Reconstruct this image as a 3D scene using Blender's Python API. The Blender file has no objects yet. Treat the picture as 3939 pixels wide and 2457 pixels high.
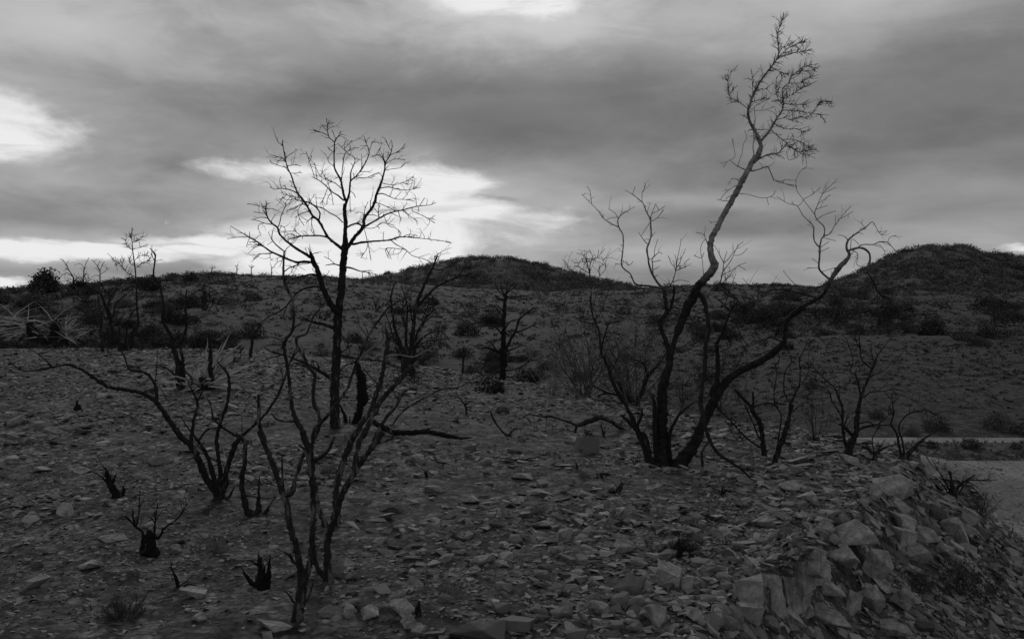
import bpy, bmesh, math, random
import numpy as np
from mathutils import Vector, Matrix, Euler

sc = bpy.context.scene
C = sc.collection
R = math.radians
random.seed(7)
NP = np.random.default_rng(11)

# ------------------------------------------------------------------ camera
H = 1.6                      # eye height above the stony terrace
F, CX, HY = 3502.0, 1969.5, 1194.0   # focal length, centre column and horizon row of the photograph
cam = bpy.data.cameras.new('camera'); cam_o = bpy.data.objects.new('camera', cam); C.objects.link(cam_o)
cam.sensor_width = 36; cam.lens = 36 * F / 3939
cam.shift_y = -(1228.5 - HY) / 3939
cam.clip_start = 0.1; cam.clip_end = 5000
cam_o.location = (0, 0, H); cam_o.rotation_euler = (R(90), 0, 0)
sc.camera = cam_o

# ------------------------------------------------------------------ world: overcast sky with bright gaps
SUN_AZ, SUN_EL = math.atan((1430 - CX) / F), R(24)     # the sun stands behind the clouds over the bare tree
w = bpy.data.worlds.new('World'); sc.world = w; w.use_nodes = True
nt = w.node_tree; nt.nodes.clear()
def N(t, **k):
    n = nt.nodes.new(t)
    for a, b in k.items(): setattr(n, a, b)
    return n
def L(a, b): nt.links.new(a, b)
def M(op, a, b=None, c=None, clamp=False):
    n = N('ShaderNodeMath', operation=op); n.use_clamp = clamp
    for i, v in enumerate((a, b, c)):
        if v is None: continue
        if isinstance(v, (int, float)): n.inputs[i].default_value = v
        else: L(v, n.inputs[i])
    return n.outputs[0]
def SS(v, lo, hi, t0=0.0, t1=1.0):
    n = N('ShaderNodeMapRange', interpolation_type='SMOOTHSTEP'); L(v, n.inputs[0])
    for i, x in enumerate((lo, hi, t0, t1)): n.inputs[i + 1].default_value = x
    return n.outputs[0]
def NOISE(vec, scale, detail=5, rough=.55, dist=0.0):
    n = N('ShaderNodeTexNoise'); L(vec, n.inputs['Vector'])
    n.inputs['Scale'].default_value = scale; n.inputs['Detail'].default_value = detail
    n.inputs['Roughness'].default_value = rough; n.inputs['Distortion'].default_value = dist
    return n.outputs[0]
def COMB(x, y, z):
    n = N('ShaderNodeCombineXYZ')
    for i, v in enumerate((x, y, z)):
        if isinstance(v, (int, float)): n.inputs[i].default_value = v
        else: L(v, n.inputs[i])
    return n.outputs[0]
tc = N('ShaderNodeTexCoord'); sep = N('ShaderNodeSeparateXYZ'); L(tc.outputs['Generated'], sep.inputs[0])
dx, dy, dz = sep.outputs
az0 = M('ARCTAN2', dx, dy); el0 = M('ARCSINE', dz)
wn1 = N('ShaderNodeTexNoise'); L(COMB(az0, M('MULTIPLY', el0, 2.2), 1.0), wn1.inputs['Vector']); wn1.inputs['Scale'].default_value = 6.0; wn1.inputs['Detail'].default_value = 5; wn1.inputs['Roughness'].default_value = .58
ws = N('ShaderNodeSeparateXYZ'); L(wn1.outputs['Color'], ws.inputs[0])
az = M('ADD', az0, M('MULTIPLY', M('SUBTRACT', ws.outputs[0], .5), .16)); el = M('ADD', el0, M('MULTIPLY', M('SUBTRACT', ws.outputs[1], .5), .055))    # ragged, wind-drawn cloud edges
zc = M('ADD', M('MAXIMUM', dz, 0.0), 0.13)
plane = COMB(M('DIVIDE', dx, zc), M('DIVIDE', dy, zc), 0.0)          # the flat underside of the cloud deck
ang = COMB(az0, M('MULTIPLY', el0, 3.2), 0.0)
n_big = NOISE(plane, 0.55, 2, .5, .4)
n_mid = NOISE(plane, 1.7, 4, .55, .7)
n_str = NOISE(ang, 3.1, 5, .55, .7)
cloud = M('ADD', M('MULTIPLY', M('SUBTRACT', n_big, .5), .48), M('MULTIPLY', M('SUBTRACT', n_mid, .5), .20))
cloud = M('ADD', cloud, M('MULTIPLY', M('SUBTRACT', n_str, .5), .25))
cloud = M('ADD', cloud, 0.305)
warp = M('MULTIPLY', M('SUBTRACT', NOISE(COMB(az0, M('MULTIPLY', el0, 2.6), 9.0), 9.0, 6, .62, .4), .5), 2.6)
def AE(px, py):       # photograph position (2424 wide) -> direction in the sky
    a = math.atan((px * 1.625 - CX) / F)
    return a, math.atan((HY - py * 1.625) / F * math.cos(a))
def VM(op, a, b=None, c=None):
    n = N('ShaderNodeVectorMath', operation=op); L(a, n.inputs[0])
    if b is not None: n.inputs[1].default_value = b
    if c is not None: n.inputs[2].default_value = c
    return n
azel = COMB(az, el, 0.0)
def BLOB(px, py, rx, ry, soft=.45, wk=1.0, tilt=0.0, k=1.0):
    a, e = AE(px, py)
    ra, re = rx * 1.625 / F, ry * 1.625 / F
    v = azel
    if tilt: n = N('ShaderNodeVectorRotate', rotation_type='Z_AXIS'); L(azel, n.inputs['Vector']); n.inputs['Center'].default_value = (a, e, 0); n.inputs['Angle'].default_value = -tilt; v = n.outputs[0]
    r = VM('LENGTH', VM('MULTIPLY_ADD', v, (1 / ra, 1 / re, 0), (-a / ra, -e / re, 0)).outputs[0]).outputs['Value']
    return SS(M('MULTIPLY_ADD', warp, wk, r), 1 + soft, 1 - soft, 0.0, k)
def MAXALL(l):
    o = l[0]
    for x in l[1:]: o = M('MAXIMUM', o, x)
    return o
gaps = MAXALL([BLOB(0, 308, 150, 64, .5, .7), BLOB(640, 410, 150, 24, .6, .9), BLOB(900, 408, 180, 24, .5, .6), BLOB(1010, 420, 95, 36, .5, .8),
               BLOB(880, 480, 170, 62, .5, .8), BLOB(1040, 505, 200, 38, .55, 1.0), BLOB(880, 570, 270, 62, .5, .8), BLOB(830, 628, 290, 34, .4, .5), BLOB(1000, 590, 140, 45, .4, .6),
               BLOB(40, 597, 330, 17, .4, .35), BLOB(360, 588, 270, 11, .5, .5), BLOB(560, 570, 190, 15, .5, .6), BLOB(-10, 674, 46, 14, .4, .4),
               BLOB(1210, 2, 150, 36, .4, .7), BLOB(2450, 590, 70, 5, .8, .7),
               SS(M('ADD', n_big, M('MULTIPLY', warp, .25)), .70, .80)])
glow = MAXALL([BLOB(*a, k=k) for a, k in (((880, 500, 420, 130, .8, .6), .75), ((60, 320, 250, 130, .8, .7), .55), ((120, 40, 330, 90, .8, 1.2), .5), ((1180, 30, 330, 90, .8, 1.0), .8),
              ((1880, 50, 330, 80, .8, 1.0), .52), ((2350, 400, 260, 60, .8, 1.0), .22), ((1640, 470, 420, 22, .8, .6), .30), ((1750, 590, 500, 40, .8, .7), .20), ((300, 585, 420, 40, .8, .5), .4), ((330, 300, 330, 60, .8, 1.0), .25))])
dark = MAXALL([BLOB(*a, k=k) for a, k in (((1200, 270, 620, 130, .9, .5), .46), ((320, 420, 280, 50, .8, .6), .25), ((200, 640, 450, 20, .7, .3), .12), ((2250, 250, 330, 190, .9, .6), .36), ((1750, 520, 500, 30, .9, .8), .16), ((250, 510, 450, 40, .8, .5), .35), ((1120, 462, 70, 10, .8, .9), .5))])
wisp = SS(NOISE(COMB(az0, M('MULTIPLY', el0, 6.0), 5.0), 5.5, 6, .62, 1.2), .50, .66)
gaps = M('MULTIPLY', gaps, M('SUBTRACT', 1.0, M('MULTIPLY', wisp, .42)))     # grey veils drawn across the gaps
cloud = M('MULTIPLY', cloud, M('SUBTRACT', 1.0, dark))
cloud = M('ADD', cloud, M('MULTIPLY', glow, .30))
cloud = M('MINIMUM', M('MAXIMUM', cloud, .16), .74)
sky = N('ShaderNodeTexSky', sky_type='NISHITA', sun_disc=False, sun_elevation=SUN_EL, sun_rotation=SUN_AZ)
bw = N('ShaderNodeRGBToBW'); L(sky.outputs[0], bw.inputs[0])
clear = M('MINIMUM', M('ADD', M('MULTIPLY', bw.outputs[0], .09), .50), .84)
mixn = N('ShaderNodeMix', data_type='FLOAT'); L(gaps, mixn.inputs[0]); L(cloud, mixn.inputs[2]); L(clear, mixn.inputs[3])
bg = N('ShaderNodeBackground'); L(mixn.outputs[0], bg.inputs[0]); bg.inputs[1].default_value = 1.0
w.cycles.sampling_method = 'MANUAL'; w.cycles.sample_map_resolution = 512
out = N('ShaderNodeOutputWorld'); L(bg.outputs[0], out.inputs[0])

sun = bpy.data.lights.new('sun', 'SUN'); sun.energy = 1.1; sun.angle = R(16); sun.color = (1, 1, 1)
sun_o = bpy.data.objects.new('sun', sun); C.objects.link(sun_o)
sv = Vector((math.sin(SUN_AZ) * math.cos(SUN_EL), math.cos(SUN_AZ) * math.cos(SUN_EL), math.sin(SUN_EL)))
sun_o.rotation_euler = sv.to_track_quat('Z', 'Y').to_euler()
sc.cycles.max_bounces = 3; sc.cycles.diffuse_bounces = 2; sc.cycles.glossy_bounces = 1
vs = sc.view_settings
vs.view_transform = 'Standard'; vs.look = 'None'; vs.exposure = 0.0; vs.gamma = 1.0; vs.use_curve_mapping = False

# ------------------------------------------------------------------ helpers
def tag(o, label=None, cat=None, group=None, kind=None):
    if label: o['label'] = label
    if cat: o['category'] = cat
    if group: o['group'] = group
    if kind: o['kind'] = kind
    return o
def mesh_np(name, V, Q, mat=None, tint=None, smooth=False):
    """V (n,3); Q list/array of faces all with the same corner count"""
    Q = np.asarray(Q, dtype=np.int32); V = np.asarray(V, dtype=np.float32)
    me = bpy.data.meshes.new(name)
    k = Q.shape[1]
    me.vertices.add(len(V)); me.vertices.foreach_set('co', V.ravel())
    me.loops.add(Q.size); me.loops.foreach_set('vertex_index', Q.ravel())
    me.polygons.add(len(Q)); me.polygons.foreach_set('loop_start', np.arange(0, Q.size, k, dtype=np.int32))
    me.polygons.foreach_set('use_smooth', np.full(len(Q), smooth, dtype=bool))
    if tint is not None:
        a = me.attributes.new('tint', 'FLOAT', 'POINT'); a.data.foreach_set('value', np.asarray(tint, dtype=np.float32))
    me.update(calc_edges=True); me.validate()
    if mat: me.materials.append(mat)
    return me
def link(name, me, parent=None, loc=None):
    o = bpy.data.objects.new(name, me); C.objects.link(o)
    if parent: o.parent = parent
    if loc is not None: o.location = loc
    return o
def empty(name, loc):
    o = bpy.data.objects.new(name, None); C.objects.link(o); o.location = loc; o.empty_display_size = .1
    return o
_lat = np.random.default_rng(3).random((256, 256))
def vnoise(x, y):
    xi = np.floor(x).astype(np.int64); yi = np.floor(y).astype(np.int64)
    fx = x - xi; fy = y - yi
    fx = fx * fx * (3 - 2 * fx); fy = fy * fy * (3 - 2 * fy)
    g = lambda a, b: _lat[a & 255, b & 255]
    return (g(xi, yi) * (1 - fx) + g(xi + 1, yi) * fx) * (1 - fy) + (g(xi, yi + 1) * (1 - fx) + g(xi + 1, yi + 1) * fx) * fy - .5
def fbm(x, y, s, o=4, p=.5):
    r = 0; a = 1.0
    for i in range(o):
        r = r + a * vnoise(x * s + 17.3 * i, y * s + 5.1 * i); s *= 2.03; a *= p
    return r

# ------------------------------------------------------------------ materials (the place is seen in greys)
def material(name, dark, light, scale=6, detail=6, rough=.95, bump=.3, bscale=30, use_tint=False, obj_rand=False, coord='Object', extra=None, spec=.15):
    m = bpy.data.materials.new(name); m.use_nodes = True
    t = m.node_tree; b = t.nodes['Principled BSDF']
    b.inputs['Roughness'].default_value = rough; b.inputs['Specular IOR Level'].default_value = spec
    tcn = t.nodes.new('ShaderNodeTexCoord')
    n1 = t.nodes.new('ShaderNodeTexNoise'); n1.inputs['Scale'].default_value = scale; n1.inputs['Detail'].default_value = detail; n1.inputs['Roughness'].default_value = .65
    t.links.new(tcn.outputs[coord], n1.inputs['Vector'])
    mr = t.nodes.new('ShaderNodeMapRange'); t.links.new(n1.outputs[0], mr.inputs[0])
    mr.inputs[1].default_value = .3; mr.inputs[2].default_value = .7; mr.inputs[3].default_value = dark; mr.inputs[4].default_value = light
    val = mr.outputs[0]
    if use_tint or obj_rand:
        if use_tint:
            at = t.nodes.new('ShaderNodeAttribute'); at.attribute_name = 'tint'; src = at.outputs['Fac']
        else:
            oi = t.nodes.new('ShaderNodeObjectInfo'); src = oi.outputs['Random']
        m2 = t.nodes.new('ShaderNodeMapRange'); t.links.new(src, m2.inputs[0]); m2.inputs[3].default_value = .45; m2.inputs[4].default_value = 1.65
        mm = t.nodes.new('ShaderNodeMath'); mm.operation = 'MULTIPLY'; t.links.new(val, mm.inputs[0]); t.links.new(m2.outputs[0], mm.inputs[1]); val = mm.outputs[0]
    if extra: val = extra(t, tcn, val)
    t.links.new(val, b.inputs['Base Color'])
    if bump:
        n2 = t.nodes.new('ShaderNodeTexNoise'); n2.inputs['Scale'].default_value = bscale; n2.inputs['Detail'].default_value = 8; n2.inputs['Roughness'].default_value = .7
        t.links.new(tcn.outputs[coord], n2.inputs['Vector'])
        bp = t.nodes.new('ShaderNodeBump'); bp.inputs['Strength'].default_value = bump; bp.inputs['Distance'].default_value = .02
        t.links.new(n2.outputs[0], bp.inputs['Height']); t.links.new(bp.outputs[0], b.inputs['Normal'])
    return m
def bark_extra(thr, tone, sc_):
    def f(t, tcn, val):       # peeled patches where pale wood shows through the char
        mp = t.nodes.new('ShaderNodeMapping'); mp.inputs['Scale'].default_value = (1, 1, .22); t.links.new(tcn.outputs['Object'], mp.inputs[0])
        n = t.nodes.new('ShaderNodeTexNoise'); n.inputs['Scale'].default_value = sc_; n.inputs['Detail'].default_value = 5; t.links.new(mp.outputs[0], n.inputs['Vector'])
        r = t.nodes.new('ShaderNodeMapRange'); t.links.new(n.outputs[0], r.inputs[0]); r.inputs[1].default_value = thr; r.inputs[2].default_value = thr + .08
        x = t.nodes.new('ShaderNodeMix'); x.data_type = 'FLOAT'; t.links.new(r.outputs[0], x.inputs[0]); t.links.new(val, x.inputs[2]); x.inputs[3].default_value = tone
        return x.outputs[0]
    return f
def pebbly(scales, lo, hi, gap):
    def f(t, tcn, val):      # packed chips: every cell its own tone, darker joints
        for sc_ in scales:
            n = t.nodes.new('ShaderNodeTexNoise'); n.inputs['Scale'].default_value = sc_ * .6; n.inputs['Detail'].default_value = 2; t.links.new(tcn.outputs['Object'], n.inputs['Vector'])
            mx = t.nodes.new('ShaderNodeVectorMath'); mx.operation = 'MULTIPLY_ADD'; t.links.new(n.outputs['Color'], mx.inputs[0]); mx.inputs[1].default_value = (.9 / sc_,) * 3; t.links.new(tcn.outputs['Object'], mx.inputs[2])
            v = t.nodes.new('ShaderNodeTexVoronoi'); v.inputs['Scale'].default_value = sc_; t.links.new(mx.outputs[0], v.inputs['Vector'])
            sp = t.nodes.new('ShaderNodeSeparateXYZ'); t.links.new(v.outputs['Color'], sp.inputs[0])
            r = t.nodes.new('ShaderNodeMapRange'); t.links.new(sp.outputs[0], r.inputs[0]); r.inputs[3].default_value = lo; r.inputs[4].default_value = hi
            e = t.nodes.new('ShaderNodeMapRange'); t.links.new(v.outputs['Distance'], e.inputs[0]); e.inputs[1].default_value = .35; e.inputs[2].default_value = .75; e.inputs[3].default_value = 1.0; e.inputs[4].default_value = gap
            m = t.nodes.new('ShaderNodeMath'); m.operation = 'MULTIPLY'; t.links.new(r.outputs[0], m.inputs[0]); t.links.new(e.outputs[0], m.inputs[1])
            m2 = t.nodes.new('ShaderNodeMath'); m2.operation = 'MULTIPLY'; t.links.new(val, m2.inputs[0]); t.links.new(m.outputs[0], m2.inputs[1]); val = m2.outputs[0]
        return val
    return f
def cracked(t, tcn, val):    # weathered limestone: dark joints, lichen blotches, pale scars
    n = t.nodes.new('ShaderNodeTexNoise'); n.inputs['Scale'].default_value = 5; n.inputs['Detail'].default_value = 6; t.links.new(tcn.outputs['Object'], n.inputs['Vector'])
    mx = t.nodes.new('ShaderNodeVectorMath'); mx.operation = 'MULTIPLY_ADD'; t.links.new(n.outputs['Color'], mx.inputs[0]); mx.inputs[1].default_value = (.3,) * 3; t.links.new(tcn.outputs['Object'], mx.inputs[2])
    v = t.nodes.new('ShaderNodeTexVoronoi'); v.feature = 'DISTANCE_TO_EDGE'; v.inputs['Scale'].default_value = 5.5; t.links.new(mx.outputs[0], v.inputs['Vector'])
    e = t.nodes.new('ShaderNodeMapRange'); t.links.new(v.outputs['Distance'], e.inputs[0]); e.inputs[1].default_value = 0; e.inputs[2].default_value = .03; e.inputs[3].default_value = .62; e.inputs[4].default_value = 1
    n2 = t.nodes.new('ShaderNodeTexNoise'); n2.inputs['Scale'].default_value = 12; n2.inputs['Detail'].default_value = 8; n2.inputs['Roughness'].default_value = .7; t.links.new(tcn.outputs['Object'], n2.inputs['Vector'])
    b = t.nodes.new('ShaderNodeMapRange'); t.links.new(n2.outputs[0], b.inputs[0]); b.inputs[1].default_value = .42; b.inputs[2].default_value = .56; b.inputs[3].default_value = .78; b.inputs[4].default_value = 1.08
    for q in (e, b):
        m = t.nodes.new('ShaderNodeMath'); m.operation = 'MULTIPLY'; t.links.new(val, m.inputs[0]); t.links.new(q.outputs[0], m.inputs[1]); val = m.outputs[0]
    return val
M_char = material('charred_bark', .008, .036, 30, 8, .9, 1.0, 70, extra=bark_extra(.59, .10, 24))
M_char_dark = material('black_char', .006, .018, 25, 6, .85, .9, 60)
M_burnt_grey = material('scorched_grey_bark', .012, .055, 26, 8, .9, 1.0, 70, extra=bark_extra(.54, .15, 26))
M_pale_twig = material('weathered_pale_twig', .10, .22, 14, 5, .9, .3, 60)
M_grey_twig = material('grey_dead_twig', .035, .10, 14, 5, .9, .3, 60)
def upper_pale(t, tcn, val):  # the fire blackened the lower trunk; the upper bark stayed pale
    s = t.nodes.new('ShaderNodeSeparateXYZ'); t.links.new(tcn.outputs['Object'], s.inputs[0])
    n = t.nodes.new('ShaderNodeTexNoise'); n.inputs['Scale'].default_value = 5; n.inputs['Detail'].default_value = 6; t.links.new(tcn.outputs['Object'], n.inputs['Vector'])
    a = t.nodes.new('ShaderNodeMath'); a.operation = 'MULTIPLY_ADD'; t.links.new(n.outputs[0], a.inputs[0]); a.inputs[1].default_value = .9; t.links.new(s.outputs[2], a.inputs[2])
    r = t.nodes.new('ShaderNodeMapRange'); t.links.new(a.outputs[0], r.inputs[0]); r.inputs[1].default_value = 2.25; r.inputs[2].default_value = 2.75
    n2 = t.nodes.new('ShaderNodeTexNoise'); n2.inputs['Scale'].default_value = 18; n2.inputs['Detail'].default_value = 8; t.links.new(tcn.outputs['Object'], n2.inputs['Vector'])
    r2 = t.nodes.new('ShaderNodeMapRange'); t.links.new(n2.outputs[0], r2.inputs[0]); r2.inputs[1].default_value = .3; r2.inputs[2].default_value = .7; r2.inputs[3].default_value = .07; r2.inputs[4].default_value = .34
    x = t.nodes.new('ShaderNodeMix'); x.data_type = 'FLOAT'; t.links.new(r.outputs[0], x.inputs[0]); t.links.new(val, x.inputs[2]); t.links.new(r2.outputs[0], x.inputs[3])
    return x.outputs[0]
M_oak = material('half_burnt_bark', .008, .035, 20, 6, .9, 1.0, 45, extra=upper_pale)
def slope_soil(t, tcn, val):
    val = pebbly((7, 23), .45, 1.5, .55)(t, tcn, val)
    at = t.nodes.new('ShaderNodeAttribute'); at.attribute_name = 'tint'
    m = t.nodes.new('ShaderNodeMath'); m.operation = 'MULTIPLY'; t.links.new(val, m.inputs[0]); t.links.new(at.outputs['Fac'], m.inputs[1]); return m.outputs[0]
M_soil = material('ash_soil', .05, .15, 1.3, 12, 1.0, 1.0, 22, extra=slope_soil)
M_stone = material('limestone', .11, .22, 5, 9, .95, .5, 40, use_tint=True)
M_stone_i = material('limestone_block', .10, .21, 4, 9, .95, .8, 24, obj_rand=True)
M_boulder = material('bank_limestone', .17, .38, 3.0, 12, .95, 1.0, 16, extra=cracked)
M_slope = material('pale_slope_stone', .13, .26, 1, 4, .95, 0, use_tint=True)
M_slab_dark = material('dark_or_shaded_stone', .10, .15, 3, 8, .9, .25, 40)
M_road = material('gravel_road', .15, .26, 1.2, 12, 1.0, .8, 50, extra=pebbly((26,), .8, 1.2, .88))
M_leaf = material('shrub_leaf', .024, .058, 3, 5, .9, 0, use_tint=False, obj_rand=True)
M_leaf_far = material('far_scrub_leaf', .05, .105, .05, 3, .95, 0, use_tint=True)
M_hill = material('dry_juniper_scrub', .06, .12, .05, 3, .95, 0, use_tint=True)
M_grass_far = material('slope_grass', .022, .075, .2, 3, .95, 0, use_tint=True)
M_dry = material('dry_grass', .07, .16, 8, 4, .95, 0, use_tint=True)
M_yucca = material('dead_yucca_blade', .24, .52, 6, 6, .8, .2, 50)

# ------------------------------------------------------------------ terrain
def itp(u, tab):
    a = np.array(tab, float); return np.interp(u, a[:, 0], a[:, 1])
RIDGE = [(-900, 700), (0, 684), (100, 676), (220, 668), (350, 658), (500, 648), (620, 650), (760, 655), (900, 664), (1100, 682), (1300, 688), (1500, 682), (1700, 676), (1850, 678), (2000, 688), (2424, 690), (3200, 692)]
RIDGE_D = [(-900, 90), (0, 95), (500, 120), (900, 150), (1400, 150), (2000, 120), (2424, 110), (3200, 100)]
MOUND = [(760, 720), (850, 668), (900, 654), (950, 645), (1000, 633), (1050, 620), (1100, 612), (1180, 608), (1230, 615), (1300, 632), (1350, 646), (1400, 659), (1450, 668), (1520, 682), (1650, 720)]
HILL = [(1850, 720), (1960, 672), (2000, 660), (2050, 637), (2100, 612), (2140, 596), (2175, 588), (2230, 585), (2280, 586), (2320, 597), (2370, 604), (2424, 607), (2600, 620), (2800, 640), (3100, 700)]
EDGE_PX = [(1500, 1700), (1690, 1440), (1780, 1355), (1905, 1280), (1990, 1215), (2080, 1150), (2150, 1095)]    # brink of the bank, as seen, at terrace level
def flat(px, py, z=0.0):
    d = (H - z) * F / (py * 1.625 - HY)
    return ((px * 1.625 - CX) / F * d, d)
POLY = [(-60, -30), (.2, -30)] + [flat(*p) for p in EDGE_PX] + [flat(2130, 1062), flat(1980, 1035), flat(1800, 1008), flat(1600, 985), flat(1450, 960), flat(1330, 920), (-1.5, 22.5), (-5, 23.5), (-9, 24.5), (-16, 25.5), (-30, 27), (-60, 30)]
POLY = np.array(POLY)
def sdist(x, y):
    x = np.asarray(x, float); y = np.asarray(y, float)
    best = np.full(x.shape, 1e9); ins = np.zeros(x.shape, bool)
    n = len(POLY)
    for i in range(n):
        ax, ay = POLY[i]; bx, by = POLY[(i + 1) % n]
        ex, ey = bx - ax, by - ay
        t = np.clip(((x - ax) * ex + (y - ay) * ey) / (ex * ex + ey * ey), 0, 1)
        best = np.minimum(best, (x - ax - ex * t) ** 2 + (y - ay - ey * t) ** 2)
        c = ((ay > y) != (by > y)) & (x < (bx - ax) * (y - ay) / (by - ay + 1e-12) + ax)
        ins ^= c
    return np.where(ins, -1, 1) * np.sqrt(best)
def smooth(t): t = np.clip(t, 0, 1); return t * t * (3 - 2 * t)
def terrain(x, y, noise=True):
    x = np.asarray(x, float); y = np.asarray(y, float)
    d = np.maximum(y, 1.0)
    u = np.clip(1212 + x / d * 2155, -900, 3200)
    s = sdist(x, y)
    # stony terrace, rising gently to the left and back
    ze = itp(u, [(-900, .55), (0, .55), (600, .55), (900, .30), (1150, .05), (1300, 0), (3200, 0)])
    zt = ze * smooth((d - 5) / 18)
    wf = smooth((x - .2) / 1.2) * smooth((12.5 - y) / 2)          # 1 on the road-cut side
    drop_front = .34 * smooth(s / .42) + .58 * smooth((s - .15) / 1.2)
    drop_back = .22 * np.maximum(s, 0)
    dz_ = np.where(s > 0, wf * drop_front + (1 - wf) * drop_back, 0)
    zt = zt - dz_
    # land beyond: road level on the right, a shallow gully on the left, then the hillside
    zb = itp(u, [(-900, -1.2), (1300, -1.4), (1700, -1.2), (2000, -.9), (3200, -.9)])
    db = itp(u, [(-900, 34), (1000, 36), (1500, 27), (2000, 17.8), (3200, 17.8)])
    dr = itp(u, RIDGE_D); zr = H + (735 - itp(u, RIDGE)) / 2155 * dr
    t = (d - db) / (dr - db)
    tt = np.clip(t, 0, 1)
    zh = zb + (zr - zb) * (tt ** .92)
    zh = np.where(t > 1, zr - .03 * (d - dr), zh)
    bermw = smooth((u - 2080) / 60) * smooth((d - 15.0) / .35) * smooth((16.9 - d) / .5)
    zh = zh + .13 * bermw
    def far(tab, D, fw, bw_):
        py = itp(u, tab); zp = H + (735 - py) / 2155 * D
        f = np.where(d < D, (D - d) / fw, (d - D) / bw_)
        return zp - (6 + np.maximum(zp, 0) * 1.0) * np.clip(f, 0, 3) ** 1.3
    z = np.maximum(np.maximum(zt, zh), np.maximum(far(MOUND, 260, 95, 80), far(HILL, 350, 150, 120)))
    if noise:
        calm = 1 - smooth((u - 1900) / 200) * smooth((s - .9) / .4) * smooth((19 - d) / 1.0)
        k = .045 * fbm(x, y, 1.1, 4) + .03 * fbm(x + 9, y, 4.5, 3)
        k = k + smooth((d - 28) / 20) * (.5 * fbm(x, y, .11, 3)) + smooth((d - 120) / 100) * 1.6 * fbm(x, y, .03, 3)
        k = k + .10 * fbm(x - 3, y + 8, 2.6, 3) * smooth(s / .2) * smooth((1.6 - s) / .5) * wf
        z = z + k * (.12 + .88 * calm)
    return z
def tz(x, y): return float(terrain(np.array([x]), np.array([y]))[0])
_dd = 2.5 * (400 / 2.5) ** np.linspace(0, 1, 2600)
def ground_hit(X, Y):
    """photograph position (3939 wide) -> depth where that line of sight meets the ground"""
    z = terrain((X - CX) / F * _dd, _dd)
    ray = H - (Y - HY) / F * _dd
    k = np.nonzero(ray <= z)[0]
    return float(_dd[k[0]]) if len(k) else 300.0
def P3(X, Y, d): return Vector(((X - CX) / F * d, d, H - (Y - HY) / F * d))

def axis_x():
    a = list(np.arange(0, 3.6, .055)); st = .055
    while a[-1] < 520: st = max(.055, a[-1] * .0155); a.append(a[-1] + st)
    a = np.array(a); return np.concatenate([-a[::-1][:-1], a])
def axis_y():
    a = [-14, -9, -6, -4, -2.5, -1.2, 0, .8, 1.6, 2.3, 2.9] + list(np.arange(3.2, 7, .05))
    while a[-1] < 760: a.append(a[-1] * 1.0105)
    return np.array(a)
ax_, ay_ = axis_x(), axis_y()
GX, GY = np.meshgrid(ax_, ay_)
GZ = terrain(GX.ravel(), GY.ravel())
nx, ny = len(ax_), len(ay_)
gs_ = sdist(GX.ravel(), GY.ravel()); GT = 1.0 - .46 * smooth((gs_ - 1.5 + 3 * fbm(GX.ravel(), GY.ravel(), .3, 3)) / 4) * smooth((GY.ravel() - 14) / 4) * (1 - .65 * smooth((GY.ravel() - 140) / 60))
idx = np.arange(nx * ny).reshape(ny, nx)
Q = np.stack([idx[:-1, :-1], idx[:-1, 1:], idx[1:, 1:], idx[1:, :-1]], -1).reshape(-1, 4)
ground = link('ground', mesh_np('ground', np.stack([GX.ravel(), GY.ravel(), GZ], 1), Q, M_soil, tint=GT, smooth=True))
tag(ground, 'stony ash-grey ground of terrace, bank and hillsides', kind='structure')
# the gravel road: a ribbon below the bank, and its far bend behind the berm
def sheet(name, xs, ys, lift, keep=None):
    X, Y = np.meshgrid(xs, ys); x = X.ravel(); y = Y.ravel()
    z = terrain(x, y) + lift
    i = np.arange(len(x)).reshape(len(ys), len(xs))
    q = np.stack([i[:-1, :-1], i[:-1, 1:], i[1:, 1:], i[1:, :-1]], -1).reshape(-1, 4)
    if keep is not None:
        ok = keep(x, y); q = q[ok[q].all(1)]
    return mesh_np(name, np.stack([x, y, z], 1), q, M_road, smooth=True)
road = link('road', sheet('road', np.arange(1.5, 30, .12), np.arange(2, 15.12, .08), .02, lambda x, y: sdist(x, y) > 1.12 + .7 * fbm(x, y, 1.6, 4)))
tag(road, 'pale gravel road below the rocky bank', kind='structure')
road2 = link('road', sheet('road', np.arange(4.5, 40, .15), np.arange(16.7, 18.2, .05), .02, lambda x, y: (sdist(x, y) > .8) & (y < 17.9 + .15 * fbm(x, y, .7, 2) - .01 * x)))
tag(road2, 'far bend of the pale gravel road behind the berm', kind='structure')

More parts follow.
